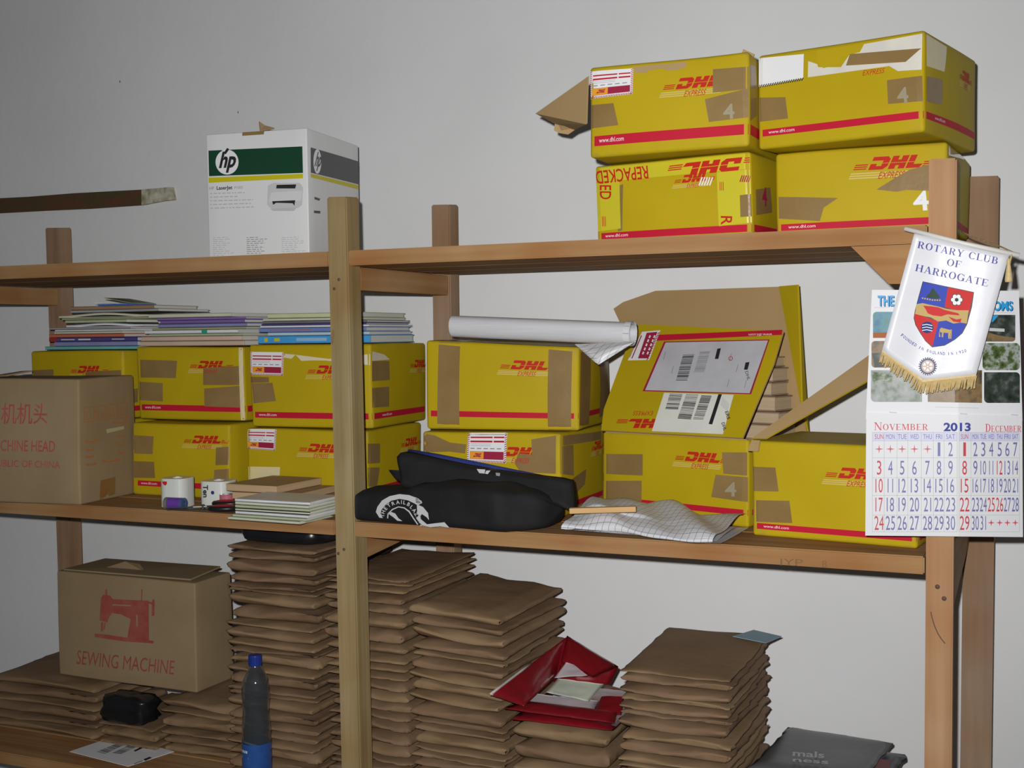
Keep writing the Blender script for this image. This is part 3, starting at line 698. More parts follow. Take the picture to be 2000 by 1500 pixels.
# books standing in the open carton
zb_ = zB+.006; bi = 0
for i in range(11):
    th = [.034, .03, .036, .032, .03, .034, .028, .034, .03, .032, .024][i]
    if zb_+th > 1.565: break
    bw = .17 if zb_+th < zB+H_.H else .15; up = max(0, zb_+th-zB-H_.H); bd = .14 if not up else .085-.12*up
    yc = .012 if not up else H_.D/2-.0165-bd/2
    ctr = H_.M @ Vector((H_.W/2-.012-bw/2-(i % 3)*.004-.22*up, yc, 0))
    root = empty('stored_book', (ctr.x, ctr.y, zb_), -.306+(random.uniform(-.03, .03) if not up else random.uniform(-.008, .008)), 'brown edged book piled inside the open yellow carton', 'book', 'books in the open carton')
    mobj('pages', boxv(-bw/2+.002, -bd/2+.002, .003, bw/2-.003, bd/2-.002, th-.004), BOXF, mat('tan_page_edge', (.42, .31, .19), (.5, .38, .25), rough=.8, scale=3, stretch=(1, 1, 90)), root)
    mobj('cover', boxv(-bw/2, -bd/2, 0, bw/2, bd/2, .003)+boxv(-bw/2, -bd/2, th-.004, bw/2, bd/2, th-.001), BOXF+[tuple(a+8 for a in f) for f in BOXF], mat('brown_book_cover', (.22, .14, .09), (.3, .2, .13), rough=.6), root)
    zb_ += th

# ---- printer carton on the top shelf
PBOX = mat('white_carton_board', (.62, .62, .62), (.67, .67, .67), rough=.45, scale=4, spec=.4)
PB = Carton('printer_carton', 'white printer carton with a dark green band and round logo on the top shelf', -.408, .109, ZT1, .12, .265, .287, .300, PBOX, 21, bulge=.002, r=.003, warp=.0008)
GREEN = mat('dark_green_print', (.008, .045, .022), (.012, .06, .028), rough=.25, scale=8, spec=.5)
DGREY = mat('dark_grey_print', (.075, .075, .075), rough=.35)
LIME = mat('lime_yellow_print', (.52, .46, .01), rough=.4)
P = Print(PB.pm('F'), True); P.quad([(408, 294), (591, 285.5), (592, 337.5), (409, 344)], GREEN, .0005, 4, 2); P.quad([(408, 347), (592, 339), (592, 348), (408, 357)], LIME, .0005, 4, 1); P.build('printed_band', PB.root)
P = Print(PB.pm('F'), True); P.disc(444.5, 316.5, 22.5, WHITE, .0009, ry=24.5)
P.text('hp', 429, 327, 29, BLACK, .0013, w=31, rot=3, shear=.28, bold=.035); P.line(447, 290, 440, 300, 5, BLACK, .0013)
P.line(434, 293, 441, 293, 1, WHITE, .0012); P.build('printed_logo', PB.root)
P = Print(PB.pm('F'), True)
P.text('HP', 410, 371, 6.5, GREY, .0008, w=9, rot=2); P.text('LaserJet', 424, 370.5, 6.8, BLACK, .0008, w=31, rot=2, bold=.02); P.text('P1005', 459, 369, 5, GREY, .0008, w=16, rot=2)
rr = random.Random(3)
def scrib(P, x, y, w, m, h=2.4, rot=2):
    t = x
    while t < x+w:
        l = rr.uniform(3, 10); P.line(t, y-(t-x)*.03, min(t+l, x+w), y-(min(t+l, x+w)-x)*.03, h, m, .0008); t += l+2.2
P.build('printed_title', PB.root); P = Print(PB.pm('F'), True)
for k, wd in enumerate((68, 54, 84, 80, 88)): scrib(P, 411, 378+k*7.2, wd, LGREY, 2.2)
P.build('printed_text', PB.root)
for x, n, wd, m in ((416, 10, 42, LGREY), (482, 11, 42, GREY), (550, 10, 46, LGREY)):
    P = Print(PB.pm('F'), True)
    for k in range(n): scrib(P, x, 464+k*3.9, wd*rr.uniform(.5, 1), m, 1.3)
    P.build('printed_text', PB.root)
P = Print(PB.pm('F'), True)
pg = mat('pale_grey_print', (.5, .5, .5)); P.poly([(524, 362), (535, 357), (586, 357), (592, 366), (590, 400), (583, 406), (530, 408), (522, 400)], pg, .0006); P.poly([(530, 376), (590, 372), (588, 392), (526, 394)], mat('paler_grey_print', (.58, .58, .58)), .0008)
P.poly([(541, 361), (579, 360), (577, 368), (540, 368)], BLACK, .0010); P.poly([(532, 393), (577, 391), (575, 402), (572, 397), (540, 396), (534, 400)], BLACK, .0010); P.poly([(528, 408), (580, 405), (574, 412), (534, 412)], LGREY, .0007); P.build('printed_picture', PB.root)
P = Print(PB.pm('R'), True); P.quad([(606.5, 287.5), (699.5, 315), (699.5, 360), (606.5, 337)], DGREY, .0005, 3, 2); P.quad([(606.5, 339), (699.5, 362), (699.5, 370), (606.5, 346)], LIME, .0005, 3, 1)
P.disc(618.5, 315, 7.5, WHITE, .0009, ry=24); P.text('hp', 613, 323, 26, DGREY, .0013, w=11, rot=-8, shear=.1, bold=.03)
P.poly([(613, 384), (624, 388), (622, 392), (613, 389)], DGREY, .0008); P.poly([(612, 411), (624, 412), (624, 417), (612, 416)], DGREY, .0008); P.build('printed_band', PB.root)
PB.tape('F', [(474, 256), (517, 253), (516, 262), (474, 265)], None, .0009)
q = [PB.Mi @ p for p in (atY(508, 255, .13), atY(506, 238, .14), atY(517, 246, .15), atY(536, 251, .16))]
slab('torn_tab', q, .004, BROWN, PB.root)

# ---- brown machine carton on the middle shelf
MB_ = Carton('machine_carton', 'brown cardboard carton with faded red lettering on the middle shelf end', -1.200, -.062, ZM1, .122, .485, .233, .310, DBROWN, 22, bulge=.004, r=.006, warp=.002)
FR = mat('faded_red_ink', (.33, .055, .06), (.36, .12, .08), rough=.8, scale=30)
P = Print(MB_.pm('F'), True)
P.text('\u7f1d\u7eab\u673a\u673a\u5934', 93, 824, 30, FR, .0006, w=150, rot=0, right=True, bold=.008); P.build('printed_characters', MB_.root); P = Print(MB_.pm('F'), True)
P.text('SEWING MACHINE HEAD', 109, 882, 21, FR, .0006, w=205, rot=-1, right=True, bold=.01); P.build('printed_text', MB_.root); P = Print(MB_.pm('F'), True)
P.text('PEOPLE\'S REPUBLIC OF CHINA', 119, 914, 13, FR, .0006, w=215, rot=-1.5, right=True, bold=.01); P.build('printed_text', MB_.root)
OR = mat('faded_orange_ink', (.33, .14, .05), rough=.8)
P = Print(MB_.pm('R'), True)
for i in range(4):
    x0 = 164+i*22; y0 = 795-i*2.5; w_ = 18; h_ = 29
    for a in ((x0, y0, x0+w_, y0-1), (x0+w_, y0-1, x0+w_, y0+h_-2), (x0+w_, y0+h_-2, x0, y0+h_), (x0, y0+h_, x0, y0)): P.line(*a, 1.6, OR, .0006)
    P.line(x0+5, y0+6, x0+5, y0+24, 2, OR, .0006); P.line(x0+11, y0+8, x0+13, y0+22, 2, OR, .0006); P.line(x0+4, y0+23, x0+14, y0+22, 2, OR, .0006)
P.build('printed_symbols', MB_.root); P = Print(MB_.pm('R'), True)
for k, (x0, y0, l) in enumerate(((166, 862, 22), (168, 878, 14), (168, 892, 14), (168, 907, 20), (226, 852, 16), (226, 868, 14), (228, 884, 12), (198, 901, 34), (218, 826, 30))): P.line(x0, y0, x0+l, y0-l*.12, 5, OR, .0006); P.line(x0+l*.3, y0-2, x0+l*.7, y0-4, 2, DBROWN, .0008)
P.build('printed_stamps', MB_.root); P = Print(MB_.pm('R'), True)
P.poly([(196, 938), (224, 931), (224, 972), (195, 977)], mat('rust_tape', (.24, .10, .03), (.2, .13, .04), rough=.5, scale=20), .0006); P.build('rusty_tape', MB_.root); P = Print(MB_.pm('R'), True); P.poly([(205, 838), (240, 832), (240, 838), (206, 846)], MATS['faded_orange_ink'] if False else mat('pale_scuff', (.4, .34, .2)), .0006)
P.build('scuff', MB_.root)
slab('open_flap', [Vector(p) for p in ((-MB_.W/2+.16, -.02, MB_.H+.002), (-.02, -.05, MB_.H+.004), (-.03, .06, MB_.H+.012), (-MB_.W/2+.17, .07, MB_.H+.01))], .004, BROWN, MB_.root)
# ================================================================== booklets piled on the cartons
def bk_mat(c, nm): return mat('cover_'+nm, c, tuple(min(1, a*1.2+.01) for a in c), rough=.35, scale=9, spec=.4)
PAGE = mat('page_edges', (.55, .55, .5), (.65, .65, .6), rough=.8, scale=2, stretch=(1, 1, 160))
COLS = {'teal': (.12, .36, .34), 'lavender': (.20, .20, .38), 'navy': (.06, .05, .20), 'red': (.45, .12, .07), 'cream': (.5, .5, .38), 'white': (.6, .6, .62), 'grey': (.32, .32, .33),
        'sage': (.38, .42, .27), 'olive': (.30, .32, .17), 'kraft': (.28, .17, .10), 'blue': (.05, .13, .38), 'beige': (.46, .35, .26), 'pink': (.50, .36, .29), 'purple': (.16, .10, .28), 'violet': (.22, .13, .36),
        'sky': (.05, .27, .55), 'paleblue': (.36, .48, .56), 'indigo': (.13, .19, .42), 'charcoal': (.14, .14, .15), 'lime': (.45, .48, .28)}
def booklet(x0, x1, yf, z, th, dep, col, label, rz=0, group=None, name='booklet', org=None, wave=0, mark=None, pages=True):
    wd = x1-x0; cx = (x0+x1)/2
    root = empty(name, (cx, yf+dep/2, z), rz, label, 'book', group)
    m = bk_mat(COLS[col], col); c = min(.0016, th*.25); n = 10
    def sheet(z0, z1, ya, yb, xa, xb):
        V, F = [], []
        for i in range(n+1):
            x = xa+(xb-xa)*i/n; dz = wave*math.sin(math.pi*i/n)**2*(1 if z1 > th*.5 else 0)
            V += [(x, ya, z0+dz), (x, yb, z0+dz), (x, yb, z1+dz), (x, ya, z1+dz)]
        for i in range(n):
            a = i*4
            for k in range(4): F.append((a+k, a+4+k, a+4+(k+1) % 4, a+(k+1) % 4))
        F += [(0, 1, 2, 3), (n*4+3, n*4+2, n*4+1, n*4)]
        return V, F
    V, F = [], []
    for a in (sheet(0, c, -dep/2, dep/2, -wd/2, wd/2), sheet(th-c, th, -dep/2, dep/2, -wd/2, wd/2), sheet(0, th, -dep/2, -dep/2+c, -wd/2, wd/2)):
        k = len(V); V += a[0]; F += [tuple(i+k for i in f) for f in a[1]]
    mobj('cover', V, F, m, root)
    V, F = sheet(c*1.02, th-c*1.02, -dep/2+c*1.02, dep/2-.003, -wd/2+.003, wd/2-.003)
    mobj('pages', V, F, PAGE, root)
    if mark:
        P = Print(lambda x, y, l: Vector((x, -dep/2-l, y)))
        for a, b, mm, hh in mark: P.rect(-wd/2+wd*a, th*(.5-hh/2), -wd/2+wd*b, th*(.5+hh/2), mm, .0005)
        P.build('spine_print', root)
    return root
def pile(spec, ztop, yf, dep, group, where, rz=0):
    z = ztop+.001
    for i, (x0, x1, th, col, txt, ex) in enumerate(spec):
        a, b = atY(x0, 650, yf).x, atY(x1, 650, yf).x
        dp = ex.get('dep', dep)
        booklet(a, b, yf+ex.get('dy', random.uniform(0, .012)), z, th, dp, col, txt+' '+where, rz+ex.get('rz', random.uniform(-.012, .012)), group, ex.get('name', 'booklet'), wave=ex.get('wave', 0), mark=ex.get('mark'))
        z += th+.0006+ex.get('wave', 0)
    return z
WM = mat('white_ink', (.6, .6, .6)); GM = mat('green_sticker', (.02, .30, .20))
topA = zB+.191+.184
zA = pile([(84, 264, .009, 'teal', 'thin teal booklet lowest', {}),
      (104, 265, .012, 'lavender', 'lavender blue book', {}),
      (92, 264, .011, 'navy', 'dark navy book with a red spine end', {'mark': [(0, .09, mat('dark_red_ink', (.28, .03, .03)), 1), (.14, .3, LGREY, .3), (.34, .48, WM, .35), (.72, .86, LGREY, .25)]}),
      (93, 238, .009, 'red', 'orange red book', {}),
      (104, 236, .006, 'cream', 'cream booklet', {'dy': .004}), (103, 262, .005, 'white', 'white booklet', {}), (92, 250, .005, 'grey', 'thin grey booklet', {}),
      (124, 268, .006, 'white', 'curled white booklet', {'rz': .05, 'wave': .005}), (126, 250, .008, 'sage', 'sage green booklet', {'rz': -.04}), (118, 282, .005, 'olive', 'olive paper file', {'rz': .03}),
      (114, 284, .006, 'cream', 'loose cream paper bundle', {'rz': .05, 'wave': .007}), (138, 312, .007, 'grey', 'grey paper file', {'rz': -.02})], topA, .30, .21, 'papers on the carton behind the machine carton', 'in the untidy pile over the machine carton')
# brown envelope and an opened blue leaflet on the very top
root = booklet(atY(140, 650, .31).x, atY(298, 650, .31).x, .31, zA, .010, .19, 'kraft', 'brown paper envelope near the top of the untidy pile over the machine carton', .03, 'papers on the carton behind the machine carton', 'paper_envelope')
zA += .0106
root = empty('leaflet', (atY(235, 650, .36).x, .38, zA), .06, 'opened blue and olive leaflet topping the untidy pile over the machine carton', 'paper', 'papers on the carton behind the machine carton')
slab('back_leaf', [(-.05, -.05, .003), (.06, -.05, .003), (.06, .06, .003), (-.05, .06, .003)], .005, bk_mat(COLS['blue'], 'blue'), root)
slab('front_leaf', [(.06, -.05, .0065), (.06, .06, .0065), (-.03, .06, .022), (-.03, -.05, .022)], .0015, bk_mat(COLS['olive'], 'olive'), root)
slab('inner_leaf', [(.02, -.052, .0062), (.02, .055, .0062), (-.06, .055, .009), (-.06, -.052, .009)], .0015, WHITE, root)

topB = zB+.191+.192
pile([(268, 474, .0125, 'beige', 'beige bound book lowest', {}), (274, 472, .012, 'pink', 'pinkish beige bound book', {}),
      (286, 470, .006, 'sage', 'sage green booklet', {}), (280, 462, .009, 'white', 'pale booklet with a green sticker', {'mark': [(.62, .68, GM, 1)]}), (292, 474, .006, 'olive', 'olive booklet', {}),
      (304, 478, .009, 'lavender', 'lavender booklet', {}), (308, 476, .009, 'purple', 'purple booklet', {'mark': [(.0, .02, WM, .4)]}), (302, 474, .006, 'violet', 'violet booklet', {}), (290, 452, .010, 'cream', 'cream booklet topmost', {})],
     topB, .29, .21, 'booklets on the middle carton', 'in the purple booklet pile')
topC = zB+.179+.208
pile([(502, 716, .019, 'sky', 'thick bright blue book', {'mark': [(.06, .09, LIME, .5), (.15, .2, LIME, .4), (.35, .62, COLS and mat('pale_blue_ink', (.25, .42, .6)), .4)]}), (520, 712, .008, 'paleblue', 'pale blue booklet', {}), (504, 708, .011, 'indigo', 'indigo booklet', {'mark': [(.1, .5, mat('dusty_red_ink', (.3, .12, .15)), .25)]}),
      (506, 712, .005, 'white', 'thin white booklet', {}), (507, 704, .004, 'navy', 'thin navy booklet', {}), (508, 706, .006, 'charcoal', 'charcoal booklet', {}), (510, 698, .006, 'cream', 'cream booklet', {}), (522, 700, .012, 'lime', 'pale lime booklet topmost', {})],
     topC, .285, .24, 'books behind the centre post', 'in the pile on the airmail labelled carton', .05)

# ================================================================== rolled white sheet on the banded carton
GRID = grid_mat('white_sheet_with_grid', (.62, .62, .64), .017, .0009)
PLAINV = mat('glossy_white_vinyl', (.55, .55, .57), (.62, .62, .64), rough=.3, scale=6, stretch=(1, 30, 30), spec=.5)
ra, rb = Vector((.172, .255, 1.6225)), Vector((.610, .245, 1.6005)); ax = (rb-ra).normalized(); s1 = ax.cross(Vector((0, 0, 1))).normalized(); s2 = s1.cross(ax)
root = empty('rolled_sheet', tuple(ra), 0, 'rolled white vinyl sheet with a gridded inside lying on a yellow carton', 'paper roll')
V, F, UV = [], [], []; turns, nS, nL = 2.2, 90, 8
for j in range(nL+1):
    for i in range(nS+1):
        t = i/nS; a = 2*math.pi*turns*t; r = .0185+.0085*t+.001*math.sin(3*a); p = ra+(rb-ra)*(j/nL)+(s1*math.cos(a+2.2)+s2*math.sin(a+2.2))*r
        V.append(p-ra); UV.append(((rb-ra).length*j/nL, a*.024))
for j in range(nL):
    for i in range(nS): F.append((j*(nS+1)+i, j*(nS+1)+i+1, (j+1)*(nS+1)+i+1, (j+1)*(nS+1)+i))
o = mobj('sheet_roll', V, F, PLAINV, root, smooth=True)
V, F, UV = [], [], []
for j in range(9):
    for i in range(3):
        a = 6.28*j/8
V, F, UV = [], [], []
nA = 36
for k, (dx) in enumerate((0, -.014)):      # gridded inner turn showing at the open end
    for i in range(nA):
        a = 2*math.pi*i/nA; V.append(rb+ax*(.0005+dx)+(s1*math.cos(a)+s2*math.sin(a))*.0272-ra); UV.append((dx, a*.0275))
F = [(i, (i+1) % nA, nA+(i+1) % nA, nA+i) for i in range(nA)]
mobj('printed_end', V, F, GRID, root, smooth=True, uvs=UV)
# loose corner drooping over the carton's edge
V, F, UV = [], [], []; nU, nV = 14, 10
cA, cB, cC = atY(1122, 672, .215), atY(1240, 668, .205), atY(1168, 713, .17)
for j in range(nV+1):
    for i in range(nU+1):
        u, v = i/nU, j/nV
        e0 = cA.lerp(cB, u); tip = cA.lerp(cC, u/.42) if u < .42 else cC.lerp(cB, (u-.42)/.58)
        p = e0.lerp(tip, v)+Vector((0, -.014*math.sin(math.pi*v)*math.sin(math.pi*u), 0)); V.append(p-ra); UV.append((u*.13+v*.03, v*.07*math.sin(math.pi*u)+u*.05))
for j in range(nV):
    for i in range(nU): F.append((j*(nU+1)+i, j*(nU+1)+i+1, (j+1)*(nU+1)+i+1, (j+1)*(nU+1)+i))
mobj('loose_corner', V, F, GRID, root, smooth=True, uvs=UV)

# ================================================================== folded gridded sheet on the shelf
root = empty('folded_sheet', (.69, .05, ZM1), 0, 'crumpled white sheet with a black grid folded on the middle shelf edge', 'paper')
prof = [(.165, .002), (.08, .002), (.0, .0025), (-.045, .004), (-.066, .010), (-.068, .020), (-.05, .033), (-.02, .042), (.02, .048), (.06, .052), (.10, .056), (.135, .056), (.15, .048)]
pl = []
for i in range(len(prof)-1):
    for k in range(3): t = k/3; pl.append((prof[i][0]*(1-t)+prof[i+1][0]*t, prof[i][1]*(1-t)+prof[i+1][1]*t))
pl.append(prof[-1]); nX = 44; V, F, UV = [], [], []; al = 0
for i in range(nX+1):
    u = i/nX; al = 0
    for k, (y, z) in enumerate(pl):
        if k: al += math.hypot(y-pl[k-1][0], z-pl[k-1][1])
        top = k/len(pl) > .35; x = -.150+.325*u+(.02 if top else -.02)*(k/len(pl)-.5)
        hh = 1
        if top: hh = .80+.16*math.sin(u*5.2+.4)+.12*math.sin(u*11+k*.25)+.09*math.sin(u*19+k*.5)
        zz = z*max(.35, hh) if top else z+.0012*(1+math.sin(u*14))
        yy = y+.008*math.sin(u*6)+(.012*math.sin(u*3.1) if y < 0 else 0)+.05*(u-.5)*(-1 if y < .0 else -.6)
        V.append((x+.02*z/.04*(1-2*u)*0, yy-.01, max(.0015, zz))); UV.append((.385*u, al+u*.012))
m_ = len(pl)
for i in range(nX):
    for k in range(m_-1): F.append((i*m_+k, (i+1)*m_+k, (i+1)*m_+k+1, i*m_+k+1))
mobj('sheet', V, F, GRID, root, smooth=True, uvs=UV)
# a second fold lying inside, so that layered edges show along the front
V, F, UV = [], [], []
for i in range(nX+1):
    u = i/nX
    for k in range(10):
        t = k/9; y = -.05+.16*t+.03*(.5-u); z = .0075+.010*math.sin(t*2.2)*max(.3, (.72+.3*math.sin(u*5.2+.4)))
        V.append((-.14+.31*u, y, z)); UV.append((.32*u, t*.16))
for i in range(nX):
    for k in range(9): F.append((i*10+k, (i+1)*10+k, (i+1)*10+k+1, i*10+k+1))
mobj('inner_fold', V, F, GRID, root, smooth=True, uvs=UV)
# wooden stick on it
a, b = atY(1113, 1012, -.015), atY(1242, 1000, .02)
d = (b-a); L_ = d.length; root = empty('wooden_stick', tuple((a+b)/2+Vector((0, 0, .002))), math.atan2(d.y, d.x), 'short flat pale wooden stick lying on the crumpled gridded sheet', 'stick')
bevel_box('stick', (-L_/2, -.008, -.007), (L_/2, .008, .004), wood('pale_stick_wood', (.55, .37, .17), (.66, .47, .25), 0), root, .0015)
root.rotation_euler.y = -.04; root.location.z = ZM1+.0555
# roll of brown tape lying behind
tp = atZ(1155, 985, ZM1+.03); 
def tape_roll(name, loc, r0, r1, h, mo, mi_, label, rot=(0, 0, 0), cat='tape'):
    root = empty(name, loc, 0, label, cat); root.rotation_euler = rot
    v, f = lathe([(r0+.001, -h/2), (r1-.001, -h/2), (r1, -h/2+.001), (r1, h/2-.001), (r1-.001, h/2), (r0+.001, h/2)], 40); mobj('tape_winding', v, f, mo, root, smooth=False)
    v, f = lathe([(r0+.001, -h/2), (r0-.002, -h/2), (r0-.002, h/2), (r0+.001, h/2), (r0+.001, -h/2)], 40); mobj('core', v, f, mi_, root)
    return root
tape_roll('tape_roll', (.509, .243, ZM1+.0115), .026, .042, .022, mat('brown_tape_side', (.25, .17, .06), (.3, .21, .08), rough=.3, scale=20), BROWN, 'roll of brown packing tape lying flat behind the wooden stick')

# ================================================================== black cloth bag
CLOTH = mat('black_cloth', (.0075, .0075, .0085), (.014, .014, .015), rough=.8, scale=18, bump=.5, bscale=18, spec=.25)
BLUEC = mat('blue_lining', (.012, .022, .12), (.02, .035, .17), rough=.6, scale=14)
BWHITE = mat('white_screen_print', (.5, .5, .5), rough=.7)
root = empty('cloth_bag', (.28, .05, ZM1), 0, 'folded black cloth bag with white arched lettering and blue lining on the middle shelf', 'bag')
org = Vector(root.location)
def yfront(x): return -.004-.052*max(0, min(1, (x-.06)/.36))
def zt_(x):
    K = [(.055, .066), (.12, .070), (.17, .072), (.21, .088), (.30, .096), (.40, .098), (.46, .088), (.515, .070)]
    for (a, b), (c, d) in zip(K, K[1:]):
        if a <= x <= c: t = (x-a)/(c-a); t = t*t*(3-2*t); return b+(d-b)*t
    return K[0][1] if x < .055 else K[-1][1]
V, F = [], []; nX, nC = 46, 36
for i in range(nX+1):
    u = i/nX; x = .056+(.515-.056)*u; y0 = yfront(x); y1 = .135 if x < .46 else .135-.02*(x-.46)/.05
    if x > .42: y0 += (x-.42)*.75
    zt = zt_(x); zb2 = .0008 if x < .44 else .0008+.010*((x-.44)/.07)**1.5
    cy, cz = (y0+y1)/2, (zb2+zt)/2; ry, rz2 = (y1-y0)/2, (zt-zb2)/2
    endf = min(1, (1-u)*22)**.5 if u > .95 else 1
    for k in range(nC):
        a = 2*math.pi*k/nC; c, s = math.cos(a), math.sin(a); n = .42
        yy = cy+ry*endf*math.copysign(abs(c)**n, c); zz = cz+rz2*endf*math.copysign(abs(s)**n, s)
        wr = .0035*math.sin(19*x+3*a)*math.sin(31*x+1.7*a) if (s > -.3 and not (c < -.8)) else 0
        V.append(Vector((x, yy, ZM1+max(.0008, zz+wr)))-org)
for i in range(nX):
    for k in range(nC): F.append((i*nC+k, i*nC+(k+1) % nC, (i+1)*nC+(k+1) % nC, (i+1)*nC+k))
F.append(tuple(range(nC))); F.append(tuple(range(nX*nC+nC-1, nX*nC-1, -1)))
mobj('bag_body', V, F, CLOTH, root, smooth=True)
# folded upper flap leaning on the body, with blue lining edge
def wavy(name, pts, th, m, wob=.004):
    """sheet through a top and a bottom polyline"""
    tp_, bt_ = pts; n = len(tp_); V, F = [], []
    for j in range(7):
        for i in range(n):
            p = Vector(bt_[i]).lerp(Vector(tp_[i]), j/6)-org; p.y += wob*math.sin(i*1.3+j*.9)
            V.append(p)
    k = len(V); V += [p+Vector((0, th, 0)) for p in V]
    q = lambda i, j: j*n+i
    for j in range(6):
        for i in range(n-1): F.append((q(i, j), q(i+1, j), q(i+1, j+1), q(i, j+1))); F.append((k+q(i, j), k+q(i, j+1), k+q(i+1, j+1), k+q(i+1, j)))
    for i in range(n-1): F.append((q(i, 6), q(i+1, 6), k+q(i+1, 6), k+q(i, 6))); F.append((q(i, 0), k+q(i, 0), k+q(i+1, 0), q(i+1, 0)))
    for j in range(6): F.append((q(0, j), q(0, j+1), k+q(0, j+1), k+q(0, j))); F.append((q(n-1, j), k+q(n-1, j), k+q(n-1, j+1), q(n-1, j+1)))
    return mobj(name, V, F, m, root, smooth=True)
T_ = [(776, 892), (782, 884), (800, 888), (850, 899), (900, 909), (950, 918), (1000, 926), (1050, 932), (1090, 936), (1111, 941)]
B_l = [(782, 946), (790, 952), (810, 960), (850, 962), (900, 965), (950, 968), (1000, 970), (1050, 972), (1090, 985), (1116, 998)]
wavy('folded_flap', ([atY(*q, .058) for q in T_], [atY(*q, .035) for q in B_l]), .034, CLOTH, .003)
T2_ = [(797, 878), (850, 887), (900, 897), (950, 907), (1000, 917), (1050, 927), (1098, 937)]
B2_ = [(797, 908), (850, 918), (900, 928), (950, 938), (1000, 948), (1050, 955), (1098, 962)]
wavy('lining', ([atY(*q, .099) for q in T2_], [atY(*q, .099) for q in B2_]), .01, BLUEC, .002)
wavy('spare_corner', ([atY(*q, .062) for q in ((759, 918), (775, 919), (792, 915), (815, 912))], [atY(*q, .066) for q in ((760, 920), (770, 934), (785, 944), (815, 945))]), .006, CLOTH, .001)
# rolled end with a blue gap
e0 = Vector((.489, .02, ZM1+.038))
# printed emblem on the front
def bagmap(px, py, l):
    p = atY(px, py, -.03)
    for _ in range(4): p = atY(px, py, yfront(p.x)-.0012-l)
    return p
P = Print(bagmap, True)
def band(P, c0, c1, m, l):
    for (a, b), (c, d) in zip(zip(c0, c1), zip(c0[1:], c1[1:])): P.poly([a, b, d, c], m, l)
outer = [(741, 1011), (734, 1000), (737, 990), (746, 977.6), (761, 969), (780, 965), (799, 967), (817, 973.6), (825, 982)]
inner = [(748, 1012), (743, 1004), (745, 996), (753, 986), (764, 978), (780, 974.4), (796, 977), (809, 983), (816, 987)]
band(P, outer, inner, BWHITE, .0004)
P.poly([(812, 971), (824, 979), (820, 984), (812, 982)], BWHITE, .0004)
P.poly([(814, 985), (826, 990), (836, 1002), (838, 1016), (833, 1010), (824, 1004), (821, 1008), (822, 1014), (815, 1002)], BWHITE, .0004)
P.poly([(818, 1004), (822, 1014), (834, 1024), (850, 1022), (868, 1020), (878, 1031), (860, 1028), (840, 1030), (824, 1026), (814, 1014)], BWHITE, .0004)
band(P, [(756, 1012), (757, 1003), (766, 994), (778, 989), (790, 991), (800, 998), (808, 1011), (817, 1024)], [(758, 1013), (759, 1004), (767, 996), (778, 991), (789, 993), (798, 1000), (806, 1012), (815, 1025)], BWHITE, .0004)
P.poly([(758, 1003), (764, 1000), (772, 1003), (778, 1012), (786, 1018), (776, 1017), (768, 1010)], BWHITE, .0004)
AR = [(747, 1007, 84), (748.5, 1000, 68), (753, 993, 52), (759.5, 987, 36), (768, 983.2, 22), (777, 981, 8), (784, 980.6, 0), (790, 981.6, -10), (798, 985, -28), (804, 990.5, -44), (809, 997, -52), (813, 1004, -58), (816.5, 1011, -60), (820.5, 1018, -60), (824, 1025, -58)]
for ch, (x, y, r_) in zip('THETRAILBLAZERS', AR):
    t = math.radians(r_); P.text(ch, x+math.sin(t)*3.4*1, y+math.cos(t)*3.4, 6.8, BWHITE, .0008, rot=r_, bold=.02, center=True)
P.build('emblem', root, org=tuple(org))
P = Print(lambda x, y, l: atY(x, y, .052-l), True); P.poly([(931, 916), (948, 917), (946, 926), (936, 924)], BWHITE, 0); P.poly([(950, 919), (958, 919), (951, 928), (946, 927)], BWHITE, 0); P.poly([(968, 923), (977, 924), (976, 930), (969, 929)], GREY, 0)
P.build('flap_print', root, org=tuple(org))
slab('lining_gap', [atY(*q, .0) for q in ((987, 1030), (996, 996), (1006, 1000), (1000, 1030))], .01, mat('bright_blue_cloth', (.015, .06, .2)), root, tuple(org))

# ================================================================== small things on the left of the middle shelf
def paper_roll(px, label, Y, col, word=False):
    a = atY(px[0], px[3], Y); b = atY(px[1], px[3], Y); h = atY(px[0], px[2], Y).z-ZM1; r = (b.x-a.x)/2*.74
    root = empty('paper_roll', ((a.x+b.x)/2, Y, ZM1), .15, label, 'paper roll')
    V, F = [], []; n = 40
    K = [(1, 0), (1, .02), (1, .98), (.985, 1), (.36, 1), (.33, .985), (.33, .9)]
    for s, t in K:
        for i in range(n):
            an = 2*math.pi*i/n; c, s_ = math.cos(an), math.sin(an); e = .62 if s > .9 else 1
            V.append((r*s*math.copysign(abs(c)**e, c), r*s*math.copysign(abs(s_)**e, s_), h*t))
    for j in range(len(K)-1):
        for i in range(n): F.append((j*n+i, j*n+(i+1) % n, (j+1)*n+(i+1) % n, (j+1)*n+i))
    F.append(tuple(range(n-1, -1, -1)))
    mobj('wrapped_roll', V, F, col, root, smooth=False)
    v, f = lathe([(r*.34, h*.97), (r*.34, h+.0015), (r*.2, h+.0015), (r*.2, h*.6)], 24); mobj('core', v, f, OFFW, root)
    return root, r, h
PR = mat('glossy_white_wrap', (.58, .60, .55), (.64, .65, .62), rough=.25, scale=5, spec=.5)
r1, rr1, h1 = paper_roll((318, 378, 931, 983), 'wrapped white paper roll with a small red mark, beside the purple tape', .075, PR)
P = Print(lambda x, y, l: Vector((x, -rr1-l*.5, y))); P.poly([(-.02, h1-.006), (-.008, h1-.006), (-.008, h1-.012), (-.012, h1-.016), (-.017, h1-.014), (-.02, h1-.010)], LRED, .0008); P.build('red_mark', r1)
r2, rr2, h2 = paper_roll((395, 461, 936, 968), 'wrapped white paper roll with black sideways lettering, behind the scissors', .13, PR)
